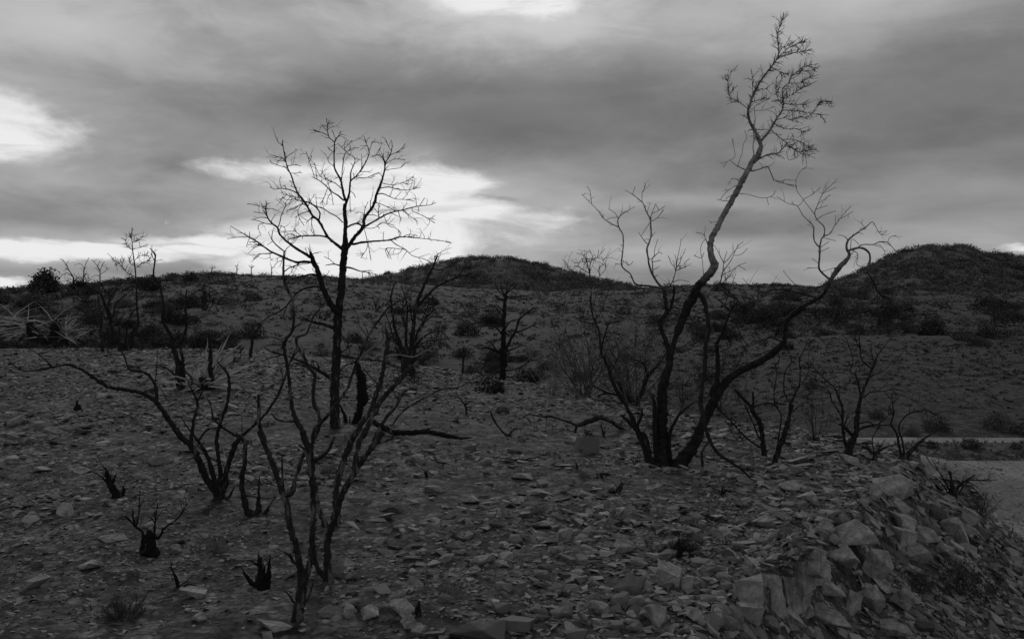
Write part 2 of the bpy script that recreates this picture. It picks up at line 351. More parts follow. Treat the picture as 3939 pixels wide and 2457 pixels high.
# ------------------------------------------------------------------ tubes and trees
FR = {'1': (800, 400, 2.16), '2': (800, 1000, 2.01636), '3': (0, 800, 2.16), '4': (0, 1200, 2.16), '5': (0, 1757, 2.16), '6': (800, 1657, 1.89),
      '7': (2600, 0, 2.16), '8': (2100, 600, 2.16), 'a': (2100, 1100, 2.016), 'b': (2939, 600, 2.16), 'c': (2939, 1150, 2.16), 'd': (2839, 1700, 1.99727),
      'e': (1700, 1700, 1.9975), 'f': (1400, 900, 2.16), 'g': (1700, 1350, 2.74875), 'D': (0, 0, 1 / 1.625)}
def loc(fr, x, y):
    ox, oy, s = FR[fr]; return ox + x / s, oy + y / s
def tube(P, rad, k, rng=None, rough=0.0, cap=True):
    P = np.asarray(P, float); n = len(P)
    T = np.gradient(P, axis=0); T /= np.linalg.norm(T, axis=1)[:, None] + 1e-9
    up = np.array([0.0, 1.0, 0.0]) if abs(T[0][1]) < .9 else np.array([1.0, 0, 0])
    V = np.zeros((n, k, 3)); a = np.arange(k) * 2 * math.pi / k
    A = np.cross(T[0], up); A /= np.linalg.norm(A)
    for i in range(n):
        A = A - T[i] * (A @ T[i]); A /= np.linalg.norm(A) + 1e-9
        B = np.cross(T[i], A)
        r = rad[i] * (1 + (rng.normal(0, rough, k) if rough else 0))
        V[i] = P[i] + (np.cos(a) * r)[:, None] * A + (np.sin(a) * r)[:, None] * B
    idx = np.arange(n * k).reshape(n, k)
    q = np.stack([idx[:-1], np.roll(idx[:-1], -1, 1), np.roll(idx[1:], -1, 1), idx[1:]], -1).reshape(-1, 4)
    V = V.reshape(-1, 3)
    if cap:      # close both ends with a centre point (quads that fold onto it)
        V = np.vstack([V, P[0] - T[0] * rad[0] * .3, P[-1] + T[-1] * rad[-1] * .5])
        c0, c1 = n * k, n * k + 1; e = []
        h = k // 2 * 2
        for j in range(0, k, 2):
            j1, j2 = (j + 1) % k, (j + 2) % k
            if j + 1 >= k: j1, j2 = 0, 1
            e.append((c0, idx[0][j2], idx[0][j1], idx[0][j])); e.append((c1, idx[-1][j], idx[-1][j1], idx[-1][j2]))
        q = np.vstack([q, np.array(e)])
    return V, q
class Soup:
    def __init__(s): s.V = []; s.Q = []; s.n = 0; s.T = []
    def add(s, V, Q, t=None):
        s.V.append(V); s.Q.append(np.asarray(Q) + s.n); s.n += len(V)
        if t is not None: s.T.append(np.full(len(V), t))
    def mesh(s, name, mat, smooth=False):
        return mesh_np(name, np.vstack(s.V), np.vstack(s.Q), mat, np.concatenate(s.T) if s.T else None, smooth)
def catmull(P, step):
    P = np.asarray(P, float)
    if len(P) == 2: return np.array([P[0] + (P[1] - P[0]) * t for t in np.linspace(0, 1, 4)])
    Pe = np.vstack([2 * P[0] - P[1], P, 2 * P[-1] - P[-2]]); o = []
    for i in range(1, len(Pe) - 2):
        a, b, c, d = Pe[i - 1], Pe[i], Pe[i + 1], Pe[i + 2]
        m = max(2, int(np.hypot(*(c - b)[:2]) / step))
        for t in np.arange(m) / m:
            o.append(.5 * (2 * b + (c - a) * t + (2 * a - 5 * b + 4 * c - d) * t * t + (3 * b - a - 3 * c + d) * t ** 3))
    o.append(P[-1]); return np.array(o)
def add_twigs(soup, P, rad, rng, cfg, level=0, scale=1.0):
    """side twigs along a 3-D polyline"""
    dens, lo, hi, t0, up, curl, r0, lev = cfg
    seg = np.linalg.norm(np.diff(P, axis=0), axis=1); cum = np.concatenate([[0], np.cumsum(seg)]); Lg = cum[-1]
    n = rng.poisson(dens * Lg * (1 - t0)) if level == 0 else rng.integers(1, 4)
    for _ in range(n):
        t = (t0 + (.96 - t0) * rng.random() ** .8) * Lg
        i = min(len(P) - 2, max(0, np.searchsorted(cum, t) - 1)); f = (t - cum[i]) / (seg[i] + 1e-9)
        p = P[i] + (P[i + 1] - P[i]) * f
        T = (P[i + 1] - P[i]) / (seg[i] + 1e-9)
        rv = rng.normal(0, 1, 3); rv -= T * (rv @ T); rv /= np.linalg.norm(rv) + 1e-9
        d = T * rng.uniform(.25, .9) + rv * rng.uniform(.5, 1.0) + np.array([0, 0, up]); d /= np.linalg.norm(d)
        l = rng.uniform(lo, hi) * scale
        m = 4; pts = [p]; cv = rng.normal(0, curl, 3) + np.array([0, 0, up * .25])
        for j in range(m):
            d = d + cv / m + rng.normal(0, .12, 3); d /= np.linalg.norm(d); pts.append(pts[-1] + d * l / m)
        pts = np.array(pts); ra = min(r0, rad[i] * .8) * (.75 if level else 1); rr = np.linspace(ra, ra * .45, m + 1)
        V, q = tube(pts, rr, 4, cap=False); soup.add(V, q)
        if level + 1 < lev: add_twigs(soup, pts, rr, rng, cfg, level + 1, scale * .55)
PARTS = {}
def traced_tree(name, label, cat, base, branches, mat, twig=None, seed=1, spread=.3, group=None, depth=None, twig_mat=None, wk=.9, rough=None, trunk_n=1, mats=None, no_twig=(), trunk_twig=False, foot=True):
    """branches: (frame, 'x,y,w x,y,w ...', end depth offset in metres or None). First trunk_n are trunks rooted in the ground."""
    rng = np.random.default_rng(seed)
    bx, by = loc(*base); d0 = depth or ground_hit(bx, by)
    root = empty(name, P3(bx, by, d0)); tag(root, label, cat, group)
    inv = np.array(root.location)
    allp = []; tw = Soup(); objs = []; own = []
    for bi, br in enumerate(branches):
        fr, txt = br[0], br[1]; off = br[2] if len(br) > 2 else None; isroot = bi < trunk_n or (len(br) > 3 and br[3] == 'R')
        raw = [tuple(float(v) for v in q.split(',')) for q in txt.split()]
        ws = [q[2] if len(q) > 2 else None for q in raw]
        k = [i for i, v in enumerate(ws) if v is not None]
        if not k: ws[0], ws[-1] = 6, 3; k = [0, len(ws) - 1]
        if k[-1] != len(ws) - 1: ws[-1] = ws[k[-1]] * .6; k.append(len(ws) - 1)
        ws = np.interp(range(len(ws)), k, [ws[i] for i in k])
        s = FR[fr][2]
        pts = np.array([[*loc(fr, q[0], q[1]), w_ / s] for q, w_ in zip(raw, ws)])
        if isroot:
            db = d0 if bi == 0 else d0 + rng.normal(0, .03)
        else:
            A = np.vstack(allp); dist = np.hypot(A[:, 0] - pts[0, 0], A[:, 1] - pts[0, 1]); j = int(dist.argmin()); db = A[j, 2]; par = int(np.searchsorted(np.cumsum([len(a) for a in allp]), j, side='right'))
            if dist[j] > 2.0:
                if dist[j] < 90: pts = np.vstack([[A[j, 0], A[j, 1], pts[0, 2]], pts])
        sm = catmull(pts, 9.0)
        Lpx = np.concatenate([[0], np.cumsum(np.hypot(*np.diff(sm[:, :2], axis=0).T))]); Lm = Lpx[-1] / F * db
        if off is None: off = 0 if isroot and bi < trunk_n else rng.uniform(-1, 1) * spread * Lm
        t = Lpx / Lpx[-1]
        wob = spread * .12 * Lm * np.sin(t * rng.uniform(4, 8) + rng.uniform(0, 6)) * t
        dep = db + off * t + wob
        jit = np.clip(sm[:, 2] * .10, .15, 2.0)
        sm[:, 0] += rng.normal(0, 1, len(sm)) * jit * .6 * (t > 0); sm[:, 1] += rng.normal(0, 1, len(sm)) * jit * .3 * (t > 0)
        P = np.array([P3(a, b, d) for a, b, d in zip(sm[:, 0], sm[:, 1], dep)])
        rad = np.maximum(sm[:, 2], 2.3) / 2 / F * dep * wk
        allp.append(np.stack([sm[:, 0], sm[:, 1], dep], 1))
        if isroot and foot:   # carry the foot into the ground, flared
            g = tz(P[0][0], P[0][1]); ft = P[0].copy(); ft[2] = min(P[0][2], g) - .07
            P = np.vstack([ft, P]); rad = np.concatenate([[rad[0] * 1.25], rad])
        w0 = sm[:, 2].max(); k_ = 11 if w0 > 25 else 8 if w0 > 9 else 6
        V, q = tube(P, rad, k_, rng, rough or (.17 if w0 > 12 else .09))
        if w0 > 9 and mat not in (M_pale_twig,):      # broken stubs and knots
            add_twigs(tw, P, rad, rng, (rng.uniform(4, 8), .015, .06, .05, .2, .3, max(rad) * .28, 1))
        mt = mats[bi] if mats and bi in mats else mat
        if isroot or own[par] is None: up_, anc = root, (None if isroot and bi < trunk_n else bi)
        else: up_, anc = objs[own[par]], own[par]
        objs.append(link('trunk' if bi < trunk_n else 'branch' if up_ is root else 'side_branch', mesh_np(name, V - inv, q, mt, smooth=True), up_)); own.append(anc)
        if twig and (bi >= trunk_n or trunk_twig) and bi not in no_twig: add_twigs(tw, P, rad, rng, twig)
    PARTS[root.name] = objs
    if tw.n:
        tag(link('twigs', (lambda m: m)(mesh_np(name, np.vstack(tw.V) - inv, np.vstack(tw.Q), twig_mat or mat)), root), kind='stuff')
    return root

# ------------------------------------------------------------------ the bare tree against the bright gap
TREE_A = [
 ('2', '988,1300,84 985,1240,72 985,1150,70 985,1000,68 995,800,62 1005,600,60 1010,450,60 1030,250,56 1050,60,50'),
 ('1', '1115,1380,56 1130,1260,54 1138,1200,56 1140,1100,34 1143,1000,32 1135,900,30 1140,830,28', 0),
 ('1', '1148,822,22 1120,720,20 1105,640,16 1075,580,14 1050,520,12 1048,400,10 1050,320,9 1010,285,8 992,220,7 990,170,5 985,120,4'),
 ('1', '1148,822,20 1175,740,16 1180,660,14 1195,630,12 1230,600,10 1280,540,9 1325,455,8 1340,385,6 1320,340,4 1297,270,4'),
 ('1', '1140,1215,40 1200,1130,30 1290,1020,28 1300,950,24 1370,850,22 1405,740,20 1440,650,16 1465,560,13 1475,490,11 1515,420,8 1530,350,6 1525,305,4'),
 ('1', '1200,1165,20 1300,1148,16 1420,1138,13 1520,1130,11 1600,1105,9 1700,1110,7 1850,1125,5 1960,1140,4 2020,1152,3'),
 ('1', '1520,1130,8 1560,1165,7 1640,1210,6 1700,1260,5 1800,1290,4 1860,1330,4'),
 ('1', '1300,1020,16 1390,970,14 1500,910,11 1620,880,9 1740,850,7 1840,840,5 1895,820,3'),
 ('1', '1760,845,5 1800,780,3'),
 ('1', '1130,1215,28 1060,1160,22 1000,1110,22 960,1040,20 920,970,20 870,930,18 830,860,16 800,810,16 745,740,14 710,650,12 690,590,11 660,530,10 640,440,8 625,360,7 620,295,4'),
 ('1', '920,970,14 930,910,12 900,860,11 840,820,10 800,810,9'),
 ('1', '985,1105,14 930,1095,12 860,1095,11 780,1098,9 720,1110,6 660,1130,4'),
 ('1', '780,1098,6 740,1070,5 710,1045,3'), ('1', '740,1105,5 700,1080,4 650,1090,4 630,1130,3'),
 ('1', '1130,985,10 1110,975,9 1070,935,8 1010,905,8 960,870,7 910,855,6 850,820,5'),
 ('1', '1125,800,14 1080,760,12 1030,730,10 990,690,9 930,640,8 880,615,5 865,605,3'), ('1', '885,612,5 870,560,4 840,470,4 815,395,3'), ('1', '850,470,4 862,430,3'),
 ('1', '1105,700,8 1060,660,7 1000,640,6 940,605,5 905,550,4 885,490,3'),
 ('1', '1185,640,10 1185,570,9 1215,500,7 1220,450,5 1180,420,5 1145,395,5 1130,340,4 1150,300,3'),
 ('1', '1110,640,8 1115,560,7 1130,440,7 1150,400,5 1200,370,4 1255,365,3'), ('1', '1150,400,5 1100,350,4 1080,330,3'), ('1', '1145,360,4 1200,300,3'),
 ('1', '1048,520,6 1000,480,4 1000,445,3'), ('1', '1050,400,5 1010,380,4 995,355,3'),
 ('1', '992,260,6 950,240,5 900,225,4 880,220,3'), ('1', '1050,320,6 1060,290,6 1090,265,4 1118,250,3'), ('1', '1060,290,5 1040,240,4 1030,215,3'), ('1', '990,190,4 955,175,3'), ('1', '990,190,4 1008,140,3'),
 ('1', '640,460,6 580,440,5 530,425,3'), ('1', '650,530,5 600,515,4 530,490,3 515,465,3'), ('1', '680,575,5 740,575,4 770,560,3'), ('1', '660,520,5 720,505,4 770,515,3'), ('1', '620,350,5 580,315,3'), ('1', '640,445,5 690,415,4 712,400,3'),
 ('1', '745,745,11 700,720,10 640,705,8 600,702,6 560,710,4 515,690,3'), ('1', '760,780,7 700,770,6 640,750,5 610,740,3'), ('1', '800,815,8 720,790,7 660,800,5 630,780,3'), ('1', '815,830,8 760,840,7 720,870,6 650,885,4'),
 ('1', '840,890,8 780,910,6 720,945,3'), ('1', '790,820,6 750,880,5 760,950,4 800,1010,3'), ('1', '870,930,7 830,970,5 780,940,3'), ('1', '870,935,6 860,1000,5 885,1070,3'),
 ('1', '1475,495,7 1450,440,6 1400,425,6 1360,440,5'), ('1', '1400,420,4 1430,365,3'), ('1', '1345,380,5 1365,310,3'), ('1', '1515,425,6 1570,400,5 1610,370,4 1640,330,3'), ('1', '1490,490,5 1540,460,4 1600,460,3 1640,465,3'), ('1', '1465,555,5 1530,540,4 1600,530,3 1640,490,3'), ('1', '1515,380,5 1480,310,3'),
 ('1', '1440,655,7 1500,670,6 1560,670,5 1650,640,4 1710,600,3'), ('1', '1425,700,9 1500,690,8 1580,710,7 1660,715,5 1740,700,4 1765,695,3'), ('1', '1410,750,10 1450,745,9 1510,770,7 1560,790,6 1650,795,5 1720,810,4'), ('1', '1390,820,7 1430,830,6 1500,860,5 1560,890,4'),
 ('1', '1240,610,7 1310,615,6 1370,590,5 1420,570,3'), ('1', '1165,1020,16 1200,1000,14 1250,995,14 1285,1020,14', 0),
 ('1', '1310,950,8 1300,890,6 1330,810,4'), ('1', '1350,860,8 1350,800,5'), ('1', '1420,950,8 1415,880,6 1430,845,4'),
 ('1', '1500,1010,5 1560,1030,4 1600,1080,4 1570,1110,4'), ('1', '1300,1030,6 1380,1030,5 1450,990,5 1550,1010,3'), ('1', '1300,1040,4 1320,1130,4 1320,1200,3 1270,1280,2'), ('1', '1330,1150,3 1340,1210,3 1355,1300,2'), ('1', '1640,1210,3 1480,1200,3 1500,1280,2'),
 ('1', '1700,890,4 1800,935,4 1885,990,3'), ('1', '1620,890,4 1740,975,3'), ('1', '1180,720,5 1215,750,4 1225,780,3'), ('1', '1180,770,5 1180,850,4 1188,905,3'), ('1', '1000,700,5 1030,760,4 1040,840,3'), ('1', '990,710,4 960,790,4 930,830,3'),
 # second stem
 ('2', '1000,400,56 940,320,46 900,240,42 870,150,40 850,80,38 820,20,34 805,-35,26 792,-62,18', -.25),
 ('1', '860,1278,24 800,1240,22 720,1190,20 640,1130,18 590,1070,16 580,1030,16 530,990,13 500,950,11 485,900,10 475,855,7 430,850,5 380,835,4 325,830,3'),
 ('1', '475,855,5 490,830,4 480,800,3'), ('1', '530,1000,7 470,990,6 400,965,5 360,960,3'), ('1', '470,990,5 425,1000,4 415,1040,3'), ('1', '580,1030,8 600,970,7 610,920,6 640,860,4 650,820,3'), ('1', '485,910,5 430,905,4 380,895,3'), ('1', '600,1010,5 640,1030,4 635,1085,3'),
 ('1', '870,1318,22 800,1310,20 740,1315,18 690,1300,16 620,1270,16 530,1230,15 470,1190,13 410,1145,12 340,1105,10 290,1075,7 245,1050,5 190,1015,3'),
 ('1', '330,1103,6 270,1105,5 220,1110,4 160,1118,3'), ('1', '530,1240,8 480,1245,7 430,1245,5 375,1290,3'), ('1', '345,1100,5 345,1060,3'), ('1', '345,1115,4 330,1150,4 320,1185,3'), ('1', '620,1300,6 580,1310,5 550,1345,3'), ('1', '520,1240,4 515,1270,4 530,1300,3'), ('1', '800,1300,9 720,1350,7 690,1400,4'),
 ('2', '860,125,18 800,110,16 740,125,14 640,150,10 560,150,8 440,155,4'), ('2', '885,215,18 820,205,16 740,225,15 680,265,14 620,340,12 570,390,10 470,440,9 410,490,8 370,560,5'), ('2', '610,360,7 600,400,5 580,440,3'),
 ('2', '985,530,28 900,500,24 830,485,20 770,465,16 720,440,10'), ('2', '965,925,32 900,880,26 830,840,24 740,790,18 660,765,14 620,740,8'), ('2', '860,830,14 840,790,10 800,775,6'),
 ('1', '1145,1355,14 1200,1365,12 1270,1390,9 1340,1400,5 1400,1415,3'), ('1', '1100,1345,12 1050,1330,10 975,1340,5'), ('1', '1050,1325,5 1010,1290,4 965,1268,3'), ('1', '1280,1390,5 1285,1440,4 1290,1500,2'),
 ('2', '1025,740,18 1100,750,14 1180,770,13 1280,775,13 1380,790,10 1450,830,7'), ('2', '1030,720,9 1090,680,7 1160,620,6 1250,600,4'), ('2', '1030,570,8 1090,660,6 1100,690,3'),
 ('2', '1000,800,7 900,760,5 870,690,4 850,640,3'), ('2', '1060,320,4 1130,380,3 1170,450,2')]
nt_ = tuple(range(0, 2)) + (69,)
tree_a = traced_tree('dead_oak_tree', 'tall black bare tree with broad fan of branches against the bright gap in the clouds', 'tree', ('2', 988, 1300), TREE_A, M_char, twig=(13.0, .05, .22, .25, .12, .8, .0052, 2), seed=5, spread=.34, no_twig=nt_, wk=1.05, rough=.10)

# ------------------------------------------------------------------ the tall leaning half-burnt tree on the right
TREE_K = [
 ('a', '895,1395,140 895,1330,118 895,1250,105 895,1100,100 900,950,88 905,830,85 920,720,80 960,600,60 975,500,48 1010,390,44 1030,330,70 1060,250,75 1100,160,75 1140,90,80 1170,30,80'),
 ('a', '1005,1420,140 1080,1320,115 1150,1220,100 1200,1100,85 1240,1020,80 1280,930,85 1330,830,85 1400,740,70 1500,660,60 1600,610,62 1700,560,60 1790,490,56 1850,420,40 1860,290,36 1900,240,40 1960,190,40 2010,170,38', -.3),
 ('8', '1230,1120,72 1260,1090,70 1300,1040,70 1360,980,72 1395,920,72 1380,850,60 1365,780,55 1370,720,52 1410,620,50 1440,560,48 1490,470,46 1560,340,48 1620,230,50 1680,120,48 1740,0,46', .1),
 ('7', '640,1345,46 680,1290,48 705,1210,38 690,1160,34 655,1080,28 610,1000,24 600,910,22 625,840,20 660,750,18 720,650,16 790,560,15 850,470,12 850,380,9 840,300,7 865,220,5 880,170,4 895,110,3'),
 ('7', '700,1180,26 760,1110,22 800,1050,20 835,990,16 885,910,14 890,830,12 885,740,9 940,690,8 960,640,6 1040,570,5 1100,545,4 1180,533,3'),
 ('7', '850,470,10 920,460,9 1000,435,7 1060,430,5 1130,405,3'), ('7', '870,455,7 940,400,6 1000,370,4 1080,345,3'), ('7', '860,395,5 920,385,4 985,340,3'), ('7', '790,560,7 850,590,6 940,630,5'),
 ('7', '890,915,9 980,920,8 1060,930,6 1140,945,5 1200,960,4 1250,1020,3'), ('7', '1140,930,4 1180,870,3 1225,838,3 1300,848,3'), ('7', '830,1000,7 900,980,6 960,1000,4 1040,965,4 1100,995,3'), ('7', '820,1030,6 900,1070,5 980,1070,4 1040,1085,3 1065,1115,3'),
 ('7', '800,1090,9 860,1140,8 920,1190,6 1000,1250,5 1050,1280,4 1110,1290,3'), ('7', '890,1160,5 980,1160,4 1060,1190,3 1120,1230,3'), ('7', '950,690,5 1040,690,5 1090,650,4 1145,635,3'), ('7', '885,830,6 960,790,5 1040,740,4 1155,682,3'), ('7', '1000,600,5 1080,590,4 1155,585,3'),
 ('7', '680,1325,18 740,1295,16 800,1280,14 855,1270,13 900,1220,9 960,1220,6 1010,1260,4 1080,1250,3 1155,1238,3'), ('7', '1030,1290,4 940,1330,4 920,1255,3'),
 ('7', '600,905,8 540,860,7 490,830,6 445,800,5 430,720,4 440,640,3 460,585,3'), ('7', '445,790,4 480,735,3'), ('7', '650,1290,10 640,1220,9 650,1150,8 640,1080,6'), ('7', '640,1080,6 660,1000,5 655,890,4 740,840,3 785,820,2'), ('7', '660,1075,8 720,1078,7 770,1075,6'),
 ('7', '595,1415,10 540,1395,9 480,1360,6 445,1330,5 415,1360,4 395,1390,3'), ('7', '515,1375,6 550,1270,5 560,1200,4 590,1140,3 570,1085,3'), ('7', '445,1330,4 490,1305,4 480,1220,3 465,1145,3'),
 ('7', '635,1420,12 700,1405,11 760,1385,11 790,1440,9 815,1500,8'), ('8', '1890,200,7 1940,210,5 2000,235,5 2060,255,4'), ('8', '1920,215,5 2000,200,4 2080,205,4'),
 ('7', '640,780,5 635,700,4 632,635,3'), ('7', '650,770,5 700,740,4 760,735,3'), ('7', '630,850,6 700,830,5 780,822,3'), ('7', '660,920,5 740,915,5 820,885,4'), ('7', '890,860,7 980,870,5 1090,870,3'), ('7', '880,870,7 840,800,5 835,740,4 835,640,3'),
 ('8', '1620,220,9 1590,195,8 1540,185,4'), ('8', '1610,235,6 1550,260,5 1480,320,5 1450,360,4'), ('8', '1530,378,7 1480,372,6 1420,360,4'), ('8', '1610,312,6 1680,320,5 1770,345,4 1840,345,4 1890,325,3 1905,285,3'), ('8', '1835,350,3 1850,405,3'), ('8', '1560,325,4 1505,345,3 1500,365,2'),
 ('8', '1425,620,24 1418,590,20 1413,565,14'), ('8', '1345,745,9 1330,690,7 1300,645,7 1245,638,4'), ('8', '1440,540,4 1365,555,3'),
 # left fork with the broken top and its slender leaders
 ('a', '945,560,40 945,470,40 900,350,36 882,262,52', .1), ('a', '885,268,40 930,210,36 945,190,36 965,170,28 990,80,22 995,0,18'),
 ('8', '1000,1262,34 985,1150,30 978,1100,30 955,1085,24 900,1010,20 860,920,16 850,850,14 840,770,16 870,680,13 872,580,13 863,520,12 830,450,10 800,385,8 720,320,6 660,285,4'),
 ('8', '800,380,6 800,310,5 830,240,3'), ('8', '720,320,4 740,255,3'), ('8', '865,525,9 880,480,7 910,400,4'), ('8', '890,475,6 940,450,5 990,415,3'), ('8', '870,545,6 920,520,5 980,445,3'), ('8', '862,555,6 800,650,5 790,665,5'), ('8', '835,725,8 800,680,6 770,635,4'),
 ('8', '890,985,10 885,880,9 885,850,9 940,800,6 965,815,3'), ('8', '900,840,5 905,770,4 930,690,3'), ('8', '890,880,4 955,865,3'), ('8', '895,945,4 945,915,3'), ('8', '910,400,4 940,450,2'),
 ('8', '970,1100,24 870,1080,18 750,1065,14 700,980,12 630,910,12 640,780,11 640,660,11 605,590,11 600,520,9 640,480,6 690,450,5 740,420,3'),
 ('8', '600,590,10 530,555,9 470,510,7 430,450,6 380,400,5 330,350,4 295,315,3'), ('8', '380,395,5 365,290,4 340,255,3'), ('8', '600,520,5 575,475,4 520,440,3'), ('8', '585,510,5 540,515,4 505,530,3'), ('8', '640,870,6 690,910,5 725,875,3'), ('8', '690,910,4 665,870,3'), ('8', '620,900,4 575,895,3'), ('8', '480,510,3 478,485,2'),
 ('8', '1010,1085,12 1050,1050,9 1080,950,7 1090,910,6 1130,915,5 1160,880,4 1195,850,3'), ('8', '1085,930,5 1080,850,4 1070,820,3'), ('8', '1080,935,4 1040,890,3 1015,825,3'), ('8', '1110,930,4 1165,925,3'), ('8', '1050,1050,6 1110,1030,4 1190,1045,3'),
 ('8', '1310,1010,6 1300,870,5 1285,780,5 1300,720,4 1330,690,3'), ('8', '1290,850,4 1230,828,3'), ('8', '1295,850,4 1315,800,3'),
 # slender stems rising from the right fork
 ('a', '1290,830,56 1330,700,40 1330,500,32 1330,440,28 1370,370,22 1390,300,20 1430,200,18 1490,110,14'), ('8', '1480,1090,12 1450,1060,10 1470,960,8 1480,870,6 1505,790,4'), ('8', '1470,960,8 1530,880,7 1560,820,5 1590,755,4 1640,712,3'), ('8', '1480,980,6 1560,940,5 1600,910,4 1665,885,3'), ('8', '1600,910,4 1660,945,3'), ('8', '1565,825,5 1620,820,4 1675,768,3'), ('8', '1500,1070,6 1490,990,5 1480,930,4'),
 ('a', '1430,200,12 1380,140,12 1340,110,9 1310,80,6'), ('a', '1490,110,10 1400,60,9 1385,10,6'), ('a', '1290,300,12 1380,360,12 1430,420,12 1420,480,10 1350,510,8'), ('a', '1270,700,10 1390,640,8 1500,660,6'),
 # the broken limb that hangs from the fork to the ground
 ('a', '1180,40,40 1230,130,40 1250,220,32 1262,350,34 1240,450,36 1232,640,36 1210,780,34 1202,900,38 1225,1050,34 1260,1170,30 1330,1290,28 1430,1360,24 1530,1430,22 1590,1500,14', -.9),
 ('a', '1260,1210,16 1210,1290,20 1215,1400,22', -.2), ('a', '1480,1400,12 1540,1420,8 1600,1460,6', -.2),
 # crown of the right trunk
 ('b', '230,1320,42 320,1250,42 420,1200,32 490,1150,32 530,1080,40 570,1000,40 620,930,48 680,870,40 710,820,30 690,780,22 690,720,18 720,680,14 800,620,11 860,580,9 890,550,7 910,555,6 940,610,5 970,650,4 1000,645,3 1020,620,2', -.15),
 ('b', '700,790,22 770,765,20 830,770,20 875,810,18 880,870,18 860,930,18 870,980,18 910,1040,20 940,1120,16 980,1160,10 1060,1190,6'), ('b', '945,1140,8 945,1220,6 930,1300,4'), ('b', '930,1100,7 1010,1170,5 1100,1220,3'),
 ('b', '790,750,12 830,735,10 910,735,9 950,715,9 1020,715,8 1050,740,7 1105,805,4'), ('b', '1030,710,5 1045,675,4 1100,660,3'), ('b', '910,740,6 980,760,5 1005,800,3'), ('b', '835,590,5 810,560,4 820,530,3'), ('b', '690,690,6 650,660,5 610,660,3'), ('b', '720,770,7 730,690,5 790,735,4'), ('b', '740,790,9 780,810,6 770,900,4 800,915,3'),
 ('b', '640,900,14 690,850,9 740,800,7'), ('b', '545,1020,20 480,970,18 455,920,18 460,850,16 465,760,16 470,710,14 490,670,12 550,645,7 580,590,6 640,510,5 690,450,4 725,415,3'),
 ('b', '495,670,11 500,590,10 440,530,8 420,480,8 440,420,7 490,310,5 550,250,4 610,190,3'), ('b', '455,755,14 420,710,12 410,640,12 415,590,10 370,540,8 320,490,7 275,415,6 200,395,5 140,360,4 105,335,3'), ('b', '425,490,7 370,420,6 325,360,5 270,280,4 265,200,3'), ('b', '265,200,3 300,130,3 355,85,2'), ('b', '270,250,4 200,235,4 120,220,4'), ('b', '325,370,5 300,405,4 275,415,4'), ('b', '430,530,7 500,490,6 600,455,3'), ('b', '325,360,5 400,320,4 465,265,3'),
 ('b', '440,440,5 530,410,3'), ('b', '460,390,5 555,320,3'), ('b', '490,310,4 600,262,3'), ('b', '640,520,4 740,460,3'), ('b', '590,570,4 595,490,3'), ('b', '460,800,5 545,760,3'), ('b', '470,760,5 540,710,3'), ('b', '500,680,5 595,705,3'), ('b', '460,930,5 360,930,3'), ('b', '460,900,4 400,850,3'), ('b', '470,965,5 550,940,4 590,928,3'),
 ('b', '470,1190,14 300,1140,12 180,1110,9 90,1110,7 0,1140,5'), ('b', '440,1190,9 520,1240,7 570,1300,5 640,1370,3'), ('b', '420,1200,7 460,1290,5 450,1400,4 390,1490,3'), ('b', '520,1060,9 380,1130,7 300,1140,5'),
 # low outer stems
 ('a', '800,1385,60 770,1280,44 730,1170,46 700,1100,50 640,960,30 590,880,34 540,790,30 510,720,30 490,650,30 450,560,24 430,510,24 420,440,16 410,340,14 370,250,12 345,120,14 345,80,10', .3, 'R'),
 ('a', '430,500,16 450,400,14 475,320,12 470,280,8'), ('a', '690,1100,34 620,1030,30 580,1000,14'), ('a', '710,1080,28 740,1010,24 750,950,12'), ('a', '510,650,14 545,590,10 560,540,5'), ('a', '430,560,8 380,580,8 360,640,6 400,660,4'),
 ('a', '965,1385,40 955,1250,36 960,1150,34 1000,1050,26 1050,980,24 1110,930,16 1150,900,10', -.2, 'R'), ('a', '855,1300,44 845,1100,40 845,950,40 825,840,16', -.12, 'R'), ('a', '830,1370,40 800,1270,30 770,1160,34 720,1130,20', .1, 'R'),
 ('a', '1870,430,14 1800,420,12 1740,390,12 1700,420,9 1695,480,5'), ('a', '1790,480,8 1810,560,6 1800,610,4'), ('a', '1420,720,12 1460,650,8 1520,540,6 1560,430,4')]
km = {0: M_oak, 2: M_oak, 3: M_oak, 4: M_oak}
tree_k = traced_tree('dead_oak_tree', 'tallest leaning dead tree with pale upper trunk and forked black base on the right', 'tree', ('a', 895, 1395), TREE_K, M_oak, twig=(5.0, .04, .14, .25, .12, .6, .0032, 2), seed=9, spread=.30, trunk_n=2, no_twig=(0, 1, 2, 43, 46), wk=.94, rough=.10)
# spiny crown twigs of its top
def crown_twigs(root, branches, idxs, cfg, seed, mat):
    rng = np.random.default_rng(seed); tw = Soup(); kids = PARTS[root.name]
    for i in idxs:
        me = kids[i].data; n = len(me.vertices); co = np.zeros(n * 3); me.vertices.foreach_get('co', co); co = co.reshape(-1, 3)[:-2]
        k = 11 if (len(co) % 11 == 0 and len(co) % 8) else 8 if len(co) % 8 == 0 else 6
        P = co[:len(co) // k * k].reshape(-1, k, 3).mean(1); add_twigs(tw, P, np.full(len(P), .01), rng, cfg)
    tag(link('twigs', tw.mesh('twigs', mat), root), kind='stuff')
crown_twigs(tree_k, TREE_K, [3, 4, 5, 6, 7, 8, 9, 10, 11, 12, 13, 14, 15, 16, 17, 18, 20, 21, 31, 32, 33, 35, 36], (54, .025, .14, .06, .12, .35, .0031, 2), 4, M_burnt_grey)
low_k = [i for i, o in enumerate(PARTS[tree_k.name]) if i > 2 and np.mean([v.co.z for v in o.data.vertices]) + tree_k.location.z < 2.0]
crown_twigs(tree_k, TREE_K, low_k, (7, .08, .40, .15, .1, .6, .0042, 2), 6, M_char)

